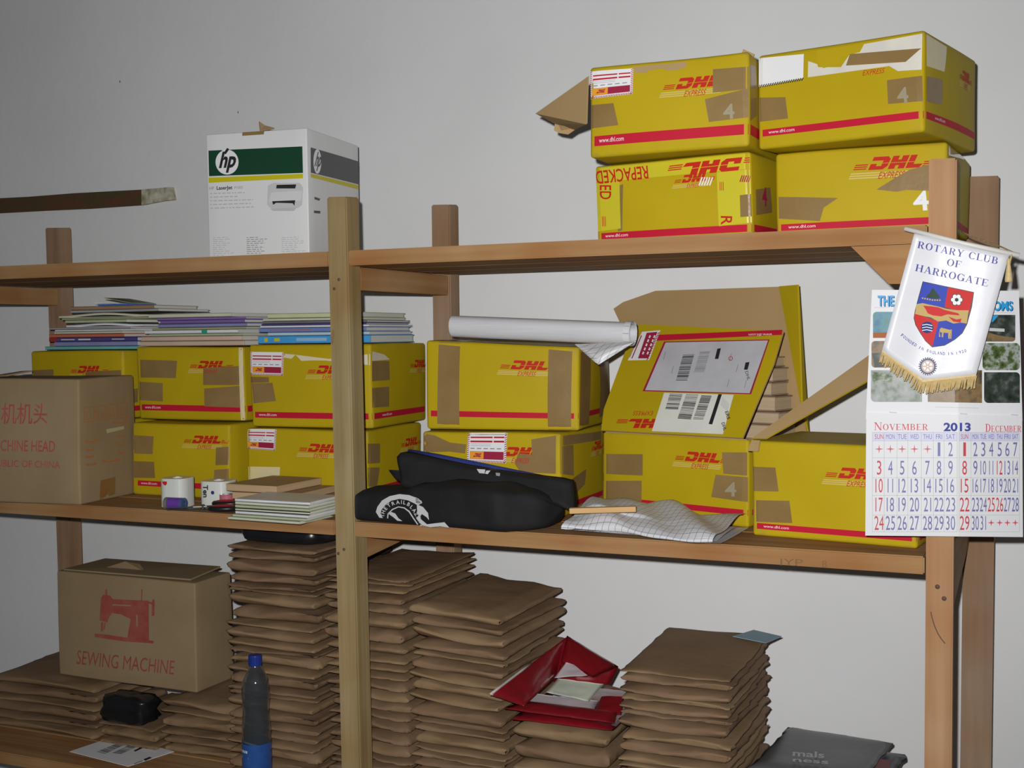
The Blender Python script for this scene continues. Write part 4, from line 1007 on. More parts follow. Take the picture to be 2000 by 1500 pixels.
P = Print(lambda x, y, l: Vector((x, -rr2-l*.5, y))); P.text('Ten', -.021, h2-.008, .0125, BLACK, .001, w=.03, rot=-90, bold=.03); P.disc(.004, h2-.026, .0045, mat('ink_blue', (.02, .03, .12)), .001); P.line(-.026, h2-.008, -.026, h2-.042, .0012, GREY, .001); P.build('roll_print', r2)
CL = mat('clear_plastic_tape', (.35, .36, .28), rough=.1, spec=.6, trans=.6)
PUR = mat('purple_tape', (.09, .03, .25), (.13, .05, .33), rough=.15, scale=12, spec=.6)
pa = atZ(384, 981, ZM1+.0135)
root = tape_roll('sticky_tape_roll', (-.449, .019, ZM1+.0145), .008, .0142, .034, PUR, CL, 'small purple sticky tape roll lying on its side by the scissors', (0, math.pi/2, .1))
v, f = lathe([(.006, -.026), (.0142, -.026), (.0142, -.0175), (.006, -.0175)], 32); mobj('clear_tape', v, f, CL, root); v, f = lathe([(.006, .0175), (.0142, .0175), (.0142, .024), (.006, .024)], 32); mobj('clear_tape', v, f, mat('bluish_tape', (.06, .09, .2), rough=.15, spec=.6), root)
tape_roll('ribbon_reel', (-.352, .085, ZM1+.0165), .009, .0165, .032, mat('pink_ribbon', (.42, .10, .14), (.5, .16, .2), rough=.2, scale=10, spec=.6), WHITE, 'pink ribbon reel standing behind the scissors', cat='ribbon')
# scissors
sx, sy = -.366, .014
root = empty('scissors', (sx, sy, ZM1), math.radians(205), 'scissors with black and red looped handles lying on the shelf', 'scissors')
HB, HR = mat('black_handle_plastic', (.012, .012, .013), rough=.35), mat('dark_red_plastic', (.30, .018, .022), rough=.35)
STEEL = mat('dark_steel', (.10, .10, .10), rough=.35, metal=.8)
for s_, z_ in ((1, .006), (-1, .012)):
    pts = [Vector((-.052+.030*math.cos(a), s_*.020+.015*math.sin(a), z_+.004)) for a in [2*math.pi*i/20 for i in range(21)]]
    tube('handle', pts, .0060, HB, root); tube('handle_grip', [p+(Vector((-.052, s_*.020, p.z))-p)*.24+Vector((0, 0, .003)) for p in pts], .0045, HR, root)
    slab('blade', [(-.024, s_*.012, z_), (0, s_*.005, z_), (.085, -s_*.006, z_-.002), (.02, -s_*.009, z_), (-.01, -s_*.002, z_)], .0025, STEEL, root)
v, f = lathe([(0, .0165), (.004, .0165), (.005, .015), (.005, .004), (0, .004)], 14); mobj('pivot', v, f, STEEL, root)
# flat cardboard pads
PADM = mat('pale_card_pad', (.42, .29, .16), (.5, .35, .2), rough=.8, scale=3, stretch=(1, 1, 60))
zc = ZM1+.0005
for i, (px, th, dx) in enumerate(((588, .012, 0), (585, .0125, .0), (572, .0165, 0), (543, .0175, 0))):
    c = atY(px, 960, .06); wdt = [.15, .16, .17, .145][i]
    root = empty('card_pad', (c.x-wdt/2, .06+.09, zc), [.03, -.02, .02, -.03][i], ['flat tan card pad lowest of the pad pile by the centre post', 'flat tan card pad above the lowest of the pad pile', 'flat reddish tan card pad under the topmost pad', 'flat pale card pad topmost of the pad pile'][i], 'card pad', 'card pads by the centre post')
    bevel_box('pad_core', (-wdt/2, -.09, .001), (wdt/2, .09, th-.001), PADM, root, .001)
    bevel_box('pad_face', (-wdt/2-.0006, -.0905, th-.0012), (wdt/2+.0006, .0905, th), mat('tan_pad_face', (.40, .25, .12), (.46, .3, .16), rough=.7, scale=8), root, .0004); zc += th+.0006
# exercise booklets overhanging the shelf edge
zc = ZM1+.0006
cols = ['cream', 'sage', 'white', 'cream', 'sage', 'cream', 'white']
for i in range(7):
    cpx, cpy = [(590, 1034), (600, 1021), (612, 1017), (618, 1009), (625, 1003), (612, 1000), (622, 993)][i]
    c = atZ(cpx, cpy, zc); th = .0062; wd_, dp_ = .195, .145
    rz = [-.10, -.04, -.06, .0, -.02, -.05, .02][i]; yf = max(-.072, min(-.005, c.y))
    x1 = min(c.x, -.012) if yf > -.0 else c.x
    xr = atY(cpx, cpy, yf).x; xr = min(xr, -.014)
    booklet(xr-wd_, xr, yf, zc, th, min(dp_, .051-yf), cols[i], ['pale exercise booklet lowest in the fanned pile on the shelf edge', 'sage exercise booklet second from the bottom of the fanned pile', 'white exercise booklet third from the bottom of the fanned pile', 'cream exercise booklet in the middle of the fanned pile', 'sage exercise booklet just above the middle of the fanned pile', 'cream exercise booklet under the topmost of the fanned pile', 'white exercise booklet topmost of the fanned pile'][i], rz*.5, 'exercise booklets on the shelf edge'); zc += th+.0008
# ================================================================== serif capitals drawn from strokes (cap height 1)
def serif(ch):
    """returns (list of polygons, advance)"""
    T, t, sh, sw = .17, .06, .05, .09; o = []
    def R(x0, y0, x1, y1): o.append([(x0, y0), (x1, y0), (x1, y1), (x0, y1)])
    def ser(x, w, y): R(x-sw, y if y == 0 else 1-sh, x+w+sw, sh if y == 0 else 1)
    def V(x, w=T, a=0, b=1, s=True):
        R(x, a, x+w, b)
        if s:
            if a == 0: ser(x, w, 0)
            if b == 1: ser(x, w, 1)
    def dia(x0, y0, x1, y1, w): o.append([(x0, y0), (x0+w, y0), (x1+w, y1), (x1, y1)])
    def bow(cx, cy, rx, ry, tx, ty, a0, a1, n=16):
        A = [math.radians(a0+(a1-a0)*i/n) for i in range(n+1)]
        for a, b in zip(A, A[1:]):
            o.append([(cx+rx*math.cos(a), cy+ry*math.sin(a)), (cx+rx*math.cos(b), cy+ry*math.sin(b)), (cx+(rx-tx)*math.cos(b), cy+(ry-ty)*math.sin(b)), (cx+(rx-tx)*math.cos(a), cy+(ry-ty)*math.sin(a))])
    w = .8
    if ch == 'R': V(.1); R(.2, .94, .4, 1); R(.2, .47, .4, .53); bow(.4, .735, .30, .265, T, t, -90, 90); dia(.58, 0, .34, .5, T); R(.52, 0, .86, sh); w = .86
    elif ch == 'O': bow(.43, .5, .40, .52, T, t, 0, 360, 32); w = .88
    elif ch == 'T': V(.32); R(.02, 1-t, .79, 1); R(.02, .78, .06, 1); R(.75, .78, .79, 1); w = .82
    elif ch == 'A': dia(.08, 0, .38, 1, t); dia(.62, 0, .34, 1, T); R(.2, .3, .62, .36); R(-.02, 0, .24, sh); R(.52, 0, .9, sh); w = .88
    elif ch == 'Y': dia(.34, .45, .05, 1, T); dia(.42, .45, .68, 1, t); V(.32, T, 0, .5); R(-.02, 1-sh, .32, 1); R(.56, 1-sh, .86, 1); w = .84
    elif ch == 'C': bow(.45, .5, .41, .52, T, t, 42, 318, 28); R(.75, .64, .80, .98); R(.76, .08, .80, .2); w = .86
    elif ch == 'G': bow(.45, .5, .41, .52, T, t, 42, 325, 28); R(.75, .64, .80, .98); R(.66, .04, .83, .42); R(.56, .40, .9, .45); w = .92
    elif ch == 'L': V(.1); R(.2, 0, .72, t); R(.68, 0, .72, .27); w = .76
    elif ch == 'U': V(.1, T, .3, 1); V(.68, t, .3, 1); bow(.42, .3, .32, .32, T*.8, t, 180, 360); w = .9
    elif ch == 'B': V(.1); R(.2, .94, .42, 1); R(.2, .49, .44, .55); R(.2, 0, .44, .06); bow(.42, .755, .25, .245, T*.9, t, -90, 90); bow(.43, .265, .30, .275, T, t, -90, 90); w = .8
    elif ch in 'EF':
        V(.1); R(.2, 1-t, .7, 1); R(.66, .76, .7, 1); R(.2, .48, .52, .53); R(.49, .4, .53, .62)
        if ch == 'E': R(.2, 0, .72, t); R(.68, 0, .72, .27)
        w = .78
    elif ch == 'H': V(.1); V(.64); R(.2, .48, .7, .54); w = .94
    elif ch == 'N': V(.12, t); V(.74, t); dia(.66, 0, .08, 1, T); R(0, .95, .2, 1); w = .92
    elif ch == 'D': V(.1); R(.2, .94, .4, 1); R(.2, 0, .4, .06); bow(.38, .5, .43, .5, T, t, -90, 90, 20); w = .88
    elif ch == 'I': V(.12); w = .42
    elif ch == 'V': dia(.36, 0, .05, 1, T); dia(.40, 0, .68, 1, t); R(-.04, .95, .32, 1); R(.56, .95, .84, 1); w = .82
    elif ch == 'M': V(.1, t); dia(.42, .05, .1, 1, T); dia(.46, .05, .8, 1, t); V(.8); w = 1.08
    elif ch == 'K': V(.1)
    elif ch == ' ': w = .42
    return o, w
def serif_text(P, s, x, y, h, wtot, rot, m, lift, caps=1.0):
    tot = 0; it = []
    for i, c in enumerate(s):
        k = caps if i == 0 else 1
        g, w_ = serif(c); it.append((g, tot, k)); tot += w_*k+.06
    sx = wtot/tot; c, n = math.cos(math.radians(rot)), math.sin(math.radians(rot))
    for g, off, k in it:
        for pg in g:
            P.poly([(x+((off+a*k)*sx)*c-(b*h*k)*n, y+P.flip*(((off+a*k)*sx)*n+(b*h*k)*c)) for a, b in pg], m, lift)

# ================================================================== calendar on the corner post
def calY(x): return -.022+(max(0, x-1.285))**1.2*.62
def calmap(px, py, l):
    p = atY(px, py, -.02)
    for _ in range(5): p = atY(px, py, calY(p.x)-l)
    return p
calmap.ml = 12
corg = tuple(atY(1845, 1046, -.02))
root = empty('wall_calendar', corg, 0, 'two month paper calendar with blue dates hanging on the corner post', 'calendar')
def sheet_px(name, fn, c, n, k, th, m, parent, org, back=None):
    """curved sheet from four photo corners (TL TR BR BL) with thickness th"""
    a, b, d, e = [Vector((*p, 0)) for p in c]; V, F = [], []
    for s in (0, th):
        for j in range(k+1):
            for i in range(n+1):
                u, t = i/n, j/k; p = a*(1-u)*(1-t)+b*u*(1-t)+d*u*t+e*(1-u)*t; V.append(fn(p.x, p.y, s)-Vector(org))
    N_ = (n+1)*(k+1); q = lambda i, j: j*(n+1)+i
    for j in range(k):
        for i in range(n): F.append((N_+q(i, j), N_+q(i, j+1), N_+q(i+1, j+1), N_+q(i+1, j))); F.append((q(i, j), q(i+1, j), q(i+1, j+1), q(i, j+1)))
    for i in range(n):
        for j in (0, k): F.append((q(i, j), q(i+1, j), N_+q(i+1, j), N_+q(i, j)))
    for j in range(k):
        for i in (0, n): F.append((q(i, j), q(i, j+1), N_+q(i, j+1), N_+q(i, j)))
    return mobj(name, V, F, m, parent, smooth=False)
CARD = mat('glossy_white_card', (.62, .62, .635), rough=.45, spec=.25)
card = sheet_px('backing_card', calmap, ((1703, 566), (1990, 568), (1997, 822), (1691, 818)), 22, 8, .0012, CARD, root, corg)
pad = sheet_px('date_pad', calmap, ((1692, 806), (1996.5, 812), (1998, 1049), (1690, 1046)), 22, 8, .005, CARD, root, corg)
SKY_ = photo_mat('picture_sky_trees', ((.03, .12, .2), (.05, .2, .25), (.08, .16, .1)), 60)
GRN_ = photo_mat('picture_crowd_garden', ((.02, .03, .015), (.07, .11, .03), (.3, .32, .3), (.05, .06, .04)), 75)
PAL_ = photo_mat('picture_path', ((.1, .13, .08), (.25, .27, .25), (.33, .34, .34)), 60)
BRN_ = photo_mat('picture_yard', ((.15, .09, .04), (.2, .13, .06), (.05, .04, .03)), 50)
DRK_ = photo_mat('picture_shade', ((.012, .014, .012), (.03, .04, .03), (.10, .11, .11)), 70)
BLUEL = mat('sky_blue_letters', (.02, .28, .55), rough=.4); NAVYI = mat('navy_shadow_ink', (.01, .03, .15))
def pic(pts, m, extra=()):
    P = Print(calmap, True); P.poly(pts, m, .0018)
    for q, mm in extra: P.poly(q, mm, .0022)
    P.build('picture', root, corg)
def rr_(x0, y0, x1, y1, r=7, k='1111'):
    o = []
    for i, (cx, cy, a) in enumerate(((x0, y0, 180), (x1, y0, 270), (x1, y1, 0), (x0, y1, 90))):
        if k[i] == '1':
            ox = cx+r if i in (0, 3) else cx-r; oy = cy+r if i in (0, 1) else cy-r
            o += [(ox+r*math.cos(math.radians(a+t)), oy+r*math.sin(math.radians(a+t))) for t in (0, 22, 45, 68, 90)]
        else: o.append((cx, cy))
    return o
ORED = mat('picture_red_earth', (.32, .10, .03))
pic(rr_(1705, 609, 1762, 660, 7, '1000'), SKY_, [([(1705, 650), (1762, 648), (1762, 660), (1705, 660)], ORED)])
pic(rr_(1702, 666, 1760, 718, 7, '1001'), BRN_, [([(1703, 690), (1730, 688), (1730, 717), (1708, 717)], DRK_)])
pic(rr_(1701, 723, 1801, 785, 8, '0001'), PAL_, [([(1703, 726), (1720, 728), (1744, 735), (1742, 748), (1722, 745), (1704, 752)], GRN_)])
pic([(1812, 723), (1918, 723), (1918, 787), (1812, 785)], BRN_)
pic(rr_(1925, 615, 1983, 667, 6, '0010'), DRK_, [([(1925, 616), (1950, 616), (1940, 628), (1925, 634)], BLUEL), ([(1925, 648), (1950, 655), (1983, 660), (1980, 666), (1926, 666)], BRN_), ([(1926, 640), (1962, 642), (1962, 648), (1926, 646)], LGREY)])
pic(rr_(1919, 670, 1992, 723, 8), GRN_); pic(rr_(1922, 727, 1992, 787, 8, '0101'), DRK_)
P = Print(calmap, True)
for m_, dx, dy, l in ((NAVYI, 1.6, 1.2, .0018), (BLUEL, 0, 0, .0022)):
    P.text('THE', 1714+dx, 597+dy, 19, m_, l, w=32, bold=.03)
P.build('title_print', root, corg); P = Print(calmap, True)
for m_, dx, dy, l in ((NAVYI, 1.6, 1.2, .0018), (BLUEL, 0, 0, .0022)): P.text('OMS', 1978+dx, 606+dy, 17, m_, l, w=38, bold=.03, right=True)
P.build('title_print', root, corg); P = Print(calmap, True)
P.line(1707, 601, 1738, 600, 1, LGREY, .0018); P.build('small_print', root, corg); P = Print(calmap, True); P.line(1940, 610, 1982, 611, 1, LGREY, .0018); P.build('small_print', root, corg); P = Print(calmap, True)
P.line(1827, 795, 1912, 797, 1, LGREY, .0018); P.build('small_print', root, corg)
for x in (1737, 1875, 1975):
    P = Print(calmap, True); P.line(x, 805+(x-1737)*.02, x+14, 806+(x-1737)*.02, 1.6, LGREY, .0056); P.build('staple', pad, corg)
RI, BI = mat('red_date_ink', (.46, .05, .06), rough=.45), mat('blue_date_ink', (.14, .14, .32), rough=.45)
RI2 = mat('pinkish_red_ink', (.50, .08, .11), rough=.45); LAV = mat('lavender_tint', (.52, .52, .66), rough=.4)
PL = .0054
P = Print(calmap, True)
serif_text(P, 'NOVEMBER', 1707, 840, 12, 107, 0, RI2, PL+.0004, 1.25); P.build('month_name', pad, corg); P = Print(calmap, True); serif_text(P, 'DECEMBER', 1924.5, 843.5, 12, 71, 0, RI2, PL+.0004, 1.3); P.build('month_name', pad, corg); P = Print(calmap, True)
P.text('2013', 1843, 841.5, 15, mat('deep_blue_ink', (.04, .05, .26)), PL+.0004, w=53, bold=.035); P.build('year_print', pad, corg)
colsN = [1704, 1727, 1752, 1773, 1799.5, 1823, 1844, 1869.5]; rows = [844.5, 861, 894, 933, 967.6, 1006, 1038.6]
colsD = [1873, 1896.5, 1913, 1928, 1944, 1960, 1975, 1991]
P = Print(calmap, True)
for a, b, hb in ((colsN[0], colsN[-1], rows[0]), (colsD[0], colsD[-1], rows[0])): P.quad([(a, rows[0]), (b, rows[0]), (b, rows[1]), (a, rows[1])], LAV, PL, 6, 1)
GL = mat('grid_line_ink', (.36, .40, .36))
for y in rows:
    for a, b in ((colsN[0], colsN[-1]), (colsD[0], colsD[-1])):
        for k in range(6): P.line(a+(b-a)*k/6, y, a+(b-a)*(k+1)/6, y, .7, GL, PL+.0002)
for x in colsN+colsD[:2]+colsD[-1:]:
    P.line(x, rows[0], x, rows[-1], .7, GL, PL+.0002)
P.build('date_grid', pad, corg)
cN = [1717, 1739, 1762, 1786, 1811.5, 1834, 1856.5]; cD = [1884, 1905, 1920.5, 1936, 1952.5, 1967.5, 1983]
base = [891, 927, 962, 999, 1035]
P = Print(calmap, True)
for i, d_ in enumerate(('SUN', 'MON', 'TUE', 'WED', 'THU', 'FRI', 'SAT')):
    P.text(d_, cN[i], 857.5, 9.5, RI if i == 0 else BI, PL+.0005, w=17 if i not in (5,) else 12, center=True); P.text(d_, cD[i], 857.5, 9.5, RI if i == 0 else BI, PL+.0005, w=14 if i == 0 else 11.5, center=True)
P.build('weekday_print', pad, corg)
P = Print(calmap, True)
def star(x, y, s=8):
    P.poly([(x-s, y), (x-1.2, y-1.4), (x, y-s), (x+1.2, y-1.4), (x+s, y), (x+1.2, y+1.4), (x, y+s), (x-1.2, y+1.4)], RI2, PL+.0005)
for i in range(5): star(cN[i], 877, 9)
for i in range(3, 7): star(cD[i], 1021, 7)
def dw(d_, u): return sum((.55 if c == '1' else .96)*u for c in str(d_))+(.05*u if d_ > 9 else 0)
for d_ in range(1, 31):
    k = d_+4; r_, c_ = divmod(k, 7)
    P.text(str(d_), cN[c_], base[r_], 27, RI if c_ == 0 else BI, PL+.0005, w=dw(d_, 9.2), center=True)
for d_ in range(1, 32):
    r_, c_ = divmod(d_-1, 7)
    P.text(str(d_), cD[c_], base[r_], 27, RI if (c_ == 0 or d_ in (12, 25, 26)) else BI, PL+.0005, w=dw(d_, 9.6 if c_ == 0 else 7 if d_ > 9 else 8.5), center=True)
P.build('date_print', pad, corg)

# ================================================================== club pennant hung over it
def banmap(px, py, l):
    s = (px-1722)/190; t = (py-452)/290
    y = -.048+.0035*math.sin(7*s+2.2*t)-.004*t-l
    return atY(px, py, y)
banmap.ml = 12
borg = tuple(atY(1803, 760, -.048))
root = empty('club_pennant', borg, 0, 'white satin pennant with blue lettering, a shield and gold fringe hung from a rod', 'pennant')
SATIN = mat('white_satin', (.60, .60, .63), (.66, .66, .69), rough=.38, scale=10, stretch=(1, 1, 3), spec=.4, bump=.1, bscale=12)
TLc, TRc, BRc, BLc, TIP = (1786, 455), (1971, 498), (1907, 731), (1723, 684), (1803, 743)
V, F = [], []; n, k = 16, 20
for s_ in (0, .0008):
    for j in range(k+1):
        for i in range(n+1):
            u, t = i/n, j/k; x0, y0 = TLc[0]+(TRc[0]-TLc[0])*u, TLc[1]+(TRc[1]-TLc[1])*u
            ut = 80/184
            if u < .47: q = u/.47; x1, y1 = BLc[0]+(TIP[0]-BLc[0])*q, BLc[1]+(TIP[1]-BLc[1])*q
            else: q = (u-.47)/.53; x1, y1 = TIP[0]+(BRc[0]-TIP[0])*q, TIP[1]+(BRc[1]-TIP[1])*q
            V.append(banmap(x0+(x1-x0)*t, y0+(y1-y0)*t, s_)-Vector(borg))
N_ = (n+1)*(k+1)
for j in range(k):
    for i in range(n):
        a = j*(n+1)+i; F.append((N_+a, N_+a+n+1, N_+a+n+2, N_+a+1)); F.append((a, a+1, a+n+2, a+n+1))
for i in range(n): F.append((i, i+1, N_+i+1, N_+i)); a = k*(n+1)+i; F.append((a, N_+a, N_+a+1, a+1))
for j in range(k): a = j*(n+1); F.append((a, N_+a, N_+a+n+1, a+n+1)); a += n; F.append((a, a+n+1, N_+a+n+1, N_+a))
ban = mobj('satin_cloth', V, F, SATIN, root, smooth=True)
INK = mat('indigo_letter_ink', (.055, .055, .28), rough=.5)
P = Print(banmap, True)
serif_text(P, 'ROTARY CLUB', 1791, 484, 13.5, 162, -11.6, INK, .0016); serif_text(P, 'OF', 1848, 518, 13.5, 31, -11.5, INK, .0016); serif_text(P, 'HARROGATE', 1786.5, 529, 13.8, 147, -12.3, INK, .0016)
P.build('lettering', ban, borg)
arc = [(1758.5, 655.4), (1776.7, 670), (1797, 682.6), (1820, 690.6), (1847, 694), (1867.4, 692.8), (1889, 687)]
P = Print(banmap, True); seg = [0]
for a, b in zip(arc, arc[1:]): seg.append(seg[-1]+math.hypot(b[0]-a[0], b[1]-a[1]))
txt = 'FOUNDED IN ENGLAND IN 1920'; adv = seg[-1]/len(txt)
for i, ch in enumerate(txt):
    s_ = (i+.1)*adv
    for j in range(len(arc)-1):
        if seg[j] <= s_ <= seg[j+1]:
            t = (s_-seg[j])/(seg[j+1]-seg[j]); a, b = arc[j], arc[j+1]; x, y = a[0]+(b[0]-a[0])*t, a[1]+(b[1]-a[1])*t
            if ch != ' ': P.text(ch, x, y, 5.6, INK, .0016, w=(3.9 if ch not in 'I1' else 1.2), rot=-math.degrees(math.atan2(b[1]-a[1], b[0]-a[0])), bold=.02)
P.build('arched_lettering', ban, borg)
SB, SR, GO, DKG = mat('shield_blue', (.03, .055, .38)), mat('shield_red', (.52, .02, .02)), mat('old_gold_print', (.48, .34, .12)), mat('dark_green_ink', (.02, .05, .03))
P = Print(banmap, True)
out = [(1803, 551), (1901, 571.5), (1897, 600), (1888, 633), (1879, 650), (1865, 662), (1845, 673.5), (1821, 677), (1808, 665), (1797, 648), (1789, 634), (1785.8, 621), (1788, 607), (1795, 580)]
cx_, cy_ = 1838, 612
P.poly([(cx_+(x-cx_)*1.025, cy_+(y-cy_)*1.025) for x, y in out], BLACK, .0012)
P.poly([(1803, 551), (1851.5, 561), (1845, 600), (1789, 604), (1795, 580)], SB, .0015); P.poly([(1851.5, 561), (1901, 571.5), (1893, 612), (1845, 600)], SR, .0015)
P.poly([(1786.5, 612), (1833, 628), (1821, 677), (1808, 665), (1797, 648), (1789, 634), (1785.8, 621)], SR, .0015); P.poly([(1833, 628), (1891, 622), (1879, 650), (1865, 662), (1845, 673.5), (1821, 677)], SB, .0015)
P.poly([(1790, 594), (1802, 592), (1815, 595), (1830, 598), (1848, 603), (1870, 606), (1892, 606), (1888, 632), (1876, 630), (1862, 632), (1848, 626), (1832, 628), (1818, 620), (1806, 618), (1787, 613)], GO, .0018)
P.poly([(1803, 597), (1816, 598), (1832, 600), (1844, 605), (1872, 612), (1874, 616), (1850, 614), (1838, 618), (1822, 616), (1812, 612), (1808, 604)], SR, .0021); P.poly([(1852, 618), (1868, 624), (1878, 622), (1876, 630), (1862, 628)], SR, .0021)
P.poly([(1822, 562), (1828, 570), (1836, 580), (1832, 584), (1816, 582), (1808, 580), (1814, 574)], DKG, .0021)
for i in range(8): P.disc(1802+i*4.8, 580+abs(i-4)*-.4+4+i*.5, 1.7, GO, .0024, n=8)
for i in range(6): a = i*math.pi/3; P.disc(1868.5+7.5*math.cos(a), 585.5+7.5*math.sin(a), 5.2, BLACK, .0018, n=12)
for i in range(6): a = i*math.pi/3; P.disc(1868.5+7.2*math.cos(a), 585.5+7.2*math.sin(a), 4, WHITE, .0021, n=12)
P.disc(1868.5, 585.5, 3.2, DKG, .0024, n=12)
P.disc(1811, 639.5, 12, NAVYI, .0018, ry=11.5)
for i in range(3): P.line(1801, 635+i*5.2, 1810, 633.5+i*5.2, 1.5, WHITE, .0021); P.line(1810, 633.5+i*5.2, 1821, 636+i*5.2, 1.5, WHITE, .0021)
for q in ([(1835, 644), (1838, 640), (1858, 645), (1857, 651), (1836, 649)], [(1834, 646), (1837, 658), (1834, 658)], [(1840, 648), (1843, 648), (1842, 659), (1839, 658)], [(1852, 649), (1856, 650), (1855, 662), (1852, 661)], [(1857, 643), (1859, 644), (1858, 662), (1856, 661)]): P.poly(q, GO, .0018)
P.build('shield', ban, borg)
P = Print(banmap, True); WX, WY = 1812, 715.5
for i in range(24):
    a = i*math.pi/12; P.line(WX+14*math.cos(a), WY+14*math.sin(a), WX+18*math.cos(a), WY+18*math.sin(a), 2.4, mat('slate_ink', (.12, .13, .2)), .0014)
P.ring(WX, WY, 12.5, 15.5, mat('slate_ink', (.12, .13, .2)), .0015); P.ring(WX, WY, 9.5, 12.5, mat('pale_gold_ink', (.55, .42, .36)), .0015)
for i in range(6):
    a = i*math.pi/3; P.line(WX+3*math.cos(a), WY+3*math.sin(a), WX+10*math.cos(a), WY+10*math.sin(a), 2.6, MATS['pale_gold_ink'], .0016)
P.disc(WX, WY, 4, MATS['pale_gold_ink'], .0016, n=16); P.disc(WX, WY, 1.5, SATIN, .0018, n=10); P.build('wheel_emblem', ban, borg)
GOLD = mat('gold_fringe_thread', (.50, .36, .15), (.62, .48, .25), rough=.5, scale=200)
P = Print(banmap, True)
P.poly([BLc, (TIP[0], TIP[1]-2), (TIP[0], TIP[1]+5), (BLc[0]-1, BLc[1]+7)], GOLD, .0018); P.poly([(TIP[0], TIP[1]-2), BRc, (BRc[0]-1, BRc[1]+8), (TIP[0], TIP[1]+5)], GOLD, .0018); P.build('braid', ban, borg)
V, F = [], []; rf = random.Random(5)
def strand(x0, y0, x1, y1):
    a, b = banmap(x0, y0, .0015), banmap(x1, y1, .0015+rf.uniform(0, .004)); d = Vector((.0011, 0, 0)); e = Vector((0, -.0011, 0)); k = len(V)
    for p in (a, b):
        for q in (d, e, -d, -e): V.append(p+q-Vector(borg))
    for i in range(4): F.append((k+i, k+(i+1) % 4, k+4+(i+1) % 4, k+4+i))
    F.append((k+7, k+6, k+5, k+4))
for i in range(42): u = i/41; strand(BLc[0]+(TIP[0]-BLc[0])*u, BLc[1]+(TIP[1]-BLc[1])*u+3, BLc[0]-6+(TIP[0]-BLc[0])*u+rf.uniform(-3, 3), BLc[1]+22+(TIP[1]-BLc[1])*u+rf.uniform(-4, 3))
for i in range(46): u = i/45; strand(TIP[0]+(BRc[0]-TIP[0])*u, TIP[1]+(BRc[1]-TIP[1])*u+3, TIP[0]-4+(BRc[0]-TIP[0])*u+rf.uniform(-3, 3), TIP[1]+26+(BRc[1]-TIP[1])*u+rf.uniform(-5, 2))
fr_ = mobj('fringe', V, F, GOLD, ban); fr_['kind'] = 'stuff'
rodm = mat('white_rod', (.62, .6, .56), rough=.4)
tube('rod', [atY(1767, 446.5, -.047), atY(1880, 475, -.047), atY(1991, 499, -.047)], .0042, rodm, root, borg, 12)
CORD = mat('dark_gold_cord', (.14, .10, .05), (.3, .22, .1), rough=.7, scale=300)
tube('cord', [atY(1986, 496, -.043), atY(1955, 482, -.02), atY(1920, 470, .0), atY(1893, 460, .012), atY(1878, 452, .02)], .0014, CORD, root, borg, 6)
tube('cord', [atY(1976, 497, -.052), atY(1974, 506, -.053), atY(1972, 518, -.053)], .0013, GOLD, root, borg, 6)
v, f = lathe([(.0012, .028), (.0035, .024), (.0028, .019), (.0045, .008), (.0062, -.008), (.0058, -.012), (0, -.012)], 14); tp_ = atY(1970, 537, -.053)
mobj('tassel', [Vector(p)+tp_-Vector(borg) for p in v], f, GOLD, root, smooth=True)

# ================================================================== brown padded envelopes
def env_mesh(W, L, T, seed):
    rnd = random.Random(seed); nx, ny = 16, 20; V, F = [], []; ids = {}
    ph = [rnd.uniform(0, 6.28) for _ in range(12)]
    rag = [rnd.uniform(-1, 1) for _ in range(60)]
    def pos(i, j, top):
        # denser rows near the rim
        u = .5-.5*math.cos(math.pi*i/nx) if True else i/nx; v = .5-.5*math.cos(math.pi*j/ny)
        x, y = (u-.5)*W, (v-.5)*L; d = min(u*W, (1-u)*W, v*L, (1-v)*L)
        pf = min(1, d/.018)**.45
        if i == nx: x += .005*rag[j]
        if j == ny: y += .009*rag[30+i % 25]
        if i == 0: x += .003*rag[j+5]
        if j == 0: y += .006*math.sin(7*u+ph[0])+.005*rag[i % 3]+.002*rag[i+20]
        mid = T*(.5+.30*math.sin(5*u+ph[1])*math.cos(4*v+ph[2]) if d < .02 else .5)
        cr = .10*math.sin(23*u+ph[3]+3*v)+.08*math.sin(17*v+ph[4]-5*u)+.05*math.sin(41*u+ph[5])
        if top: z = mid+(T*(.94+.10*min(0, cr*3)+(.10*math.sin(11*u+ph[6])-.1 if d < .03 else 0))-mid)*pf
        else: z = mid-(mid-.0003-T*.03*max(0, cr))*pf
        if (i in (0, nx) and j in (0, ny)): x *= .965; y *= .97
        return (x, y, max(.0002, min(T*.985, z)))
    for top in (1, 0):
        for j in range(ny+1):
            for i in range(nx+1):
                rim = i in (0, nx) or j in (0, ny)
                if not top and rim: ids[(i, j, 0)] = ids[(i, j, 1)]; continue
                ids[(i, j, top)] = len(V); V.append(pos(i, j, top))
    for j in range(ny):
        for i in range(nx):
            F.append((ids[(i, j, 1)], ids[(i+1, j, 1)], ids[(i+1, j+1, 1)], ids[(i, j+1, 1)])); F.append((ids[(i, j, 0)], ids[(i, j+1, 0)], ids[(i+1, j+1, 0)], ids[(i+1, j, 0)]))
    me = bpy.data.meshes.new('padded_envelope'); me.from_pydata(V, [], F)
    for p in me.polygons: p.use_smooth = True
    me.update(); return me
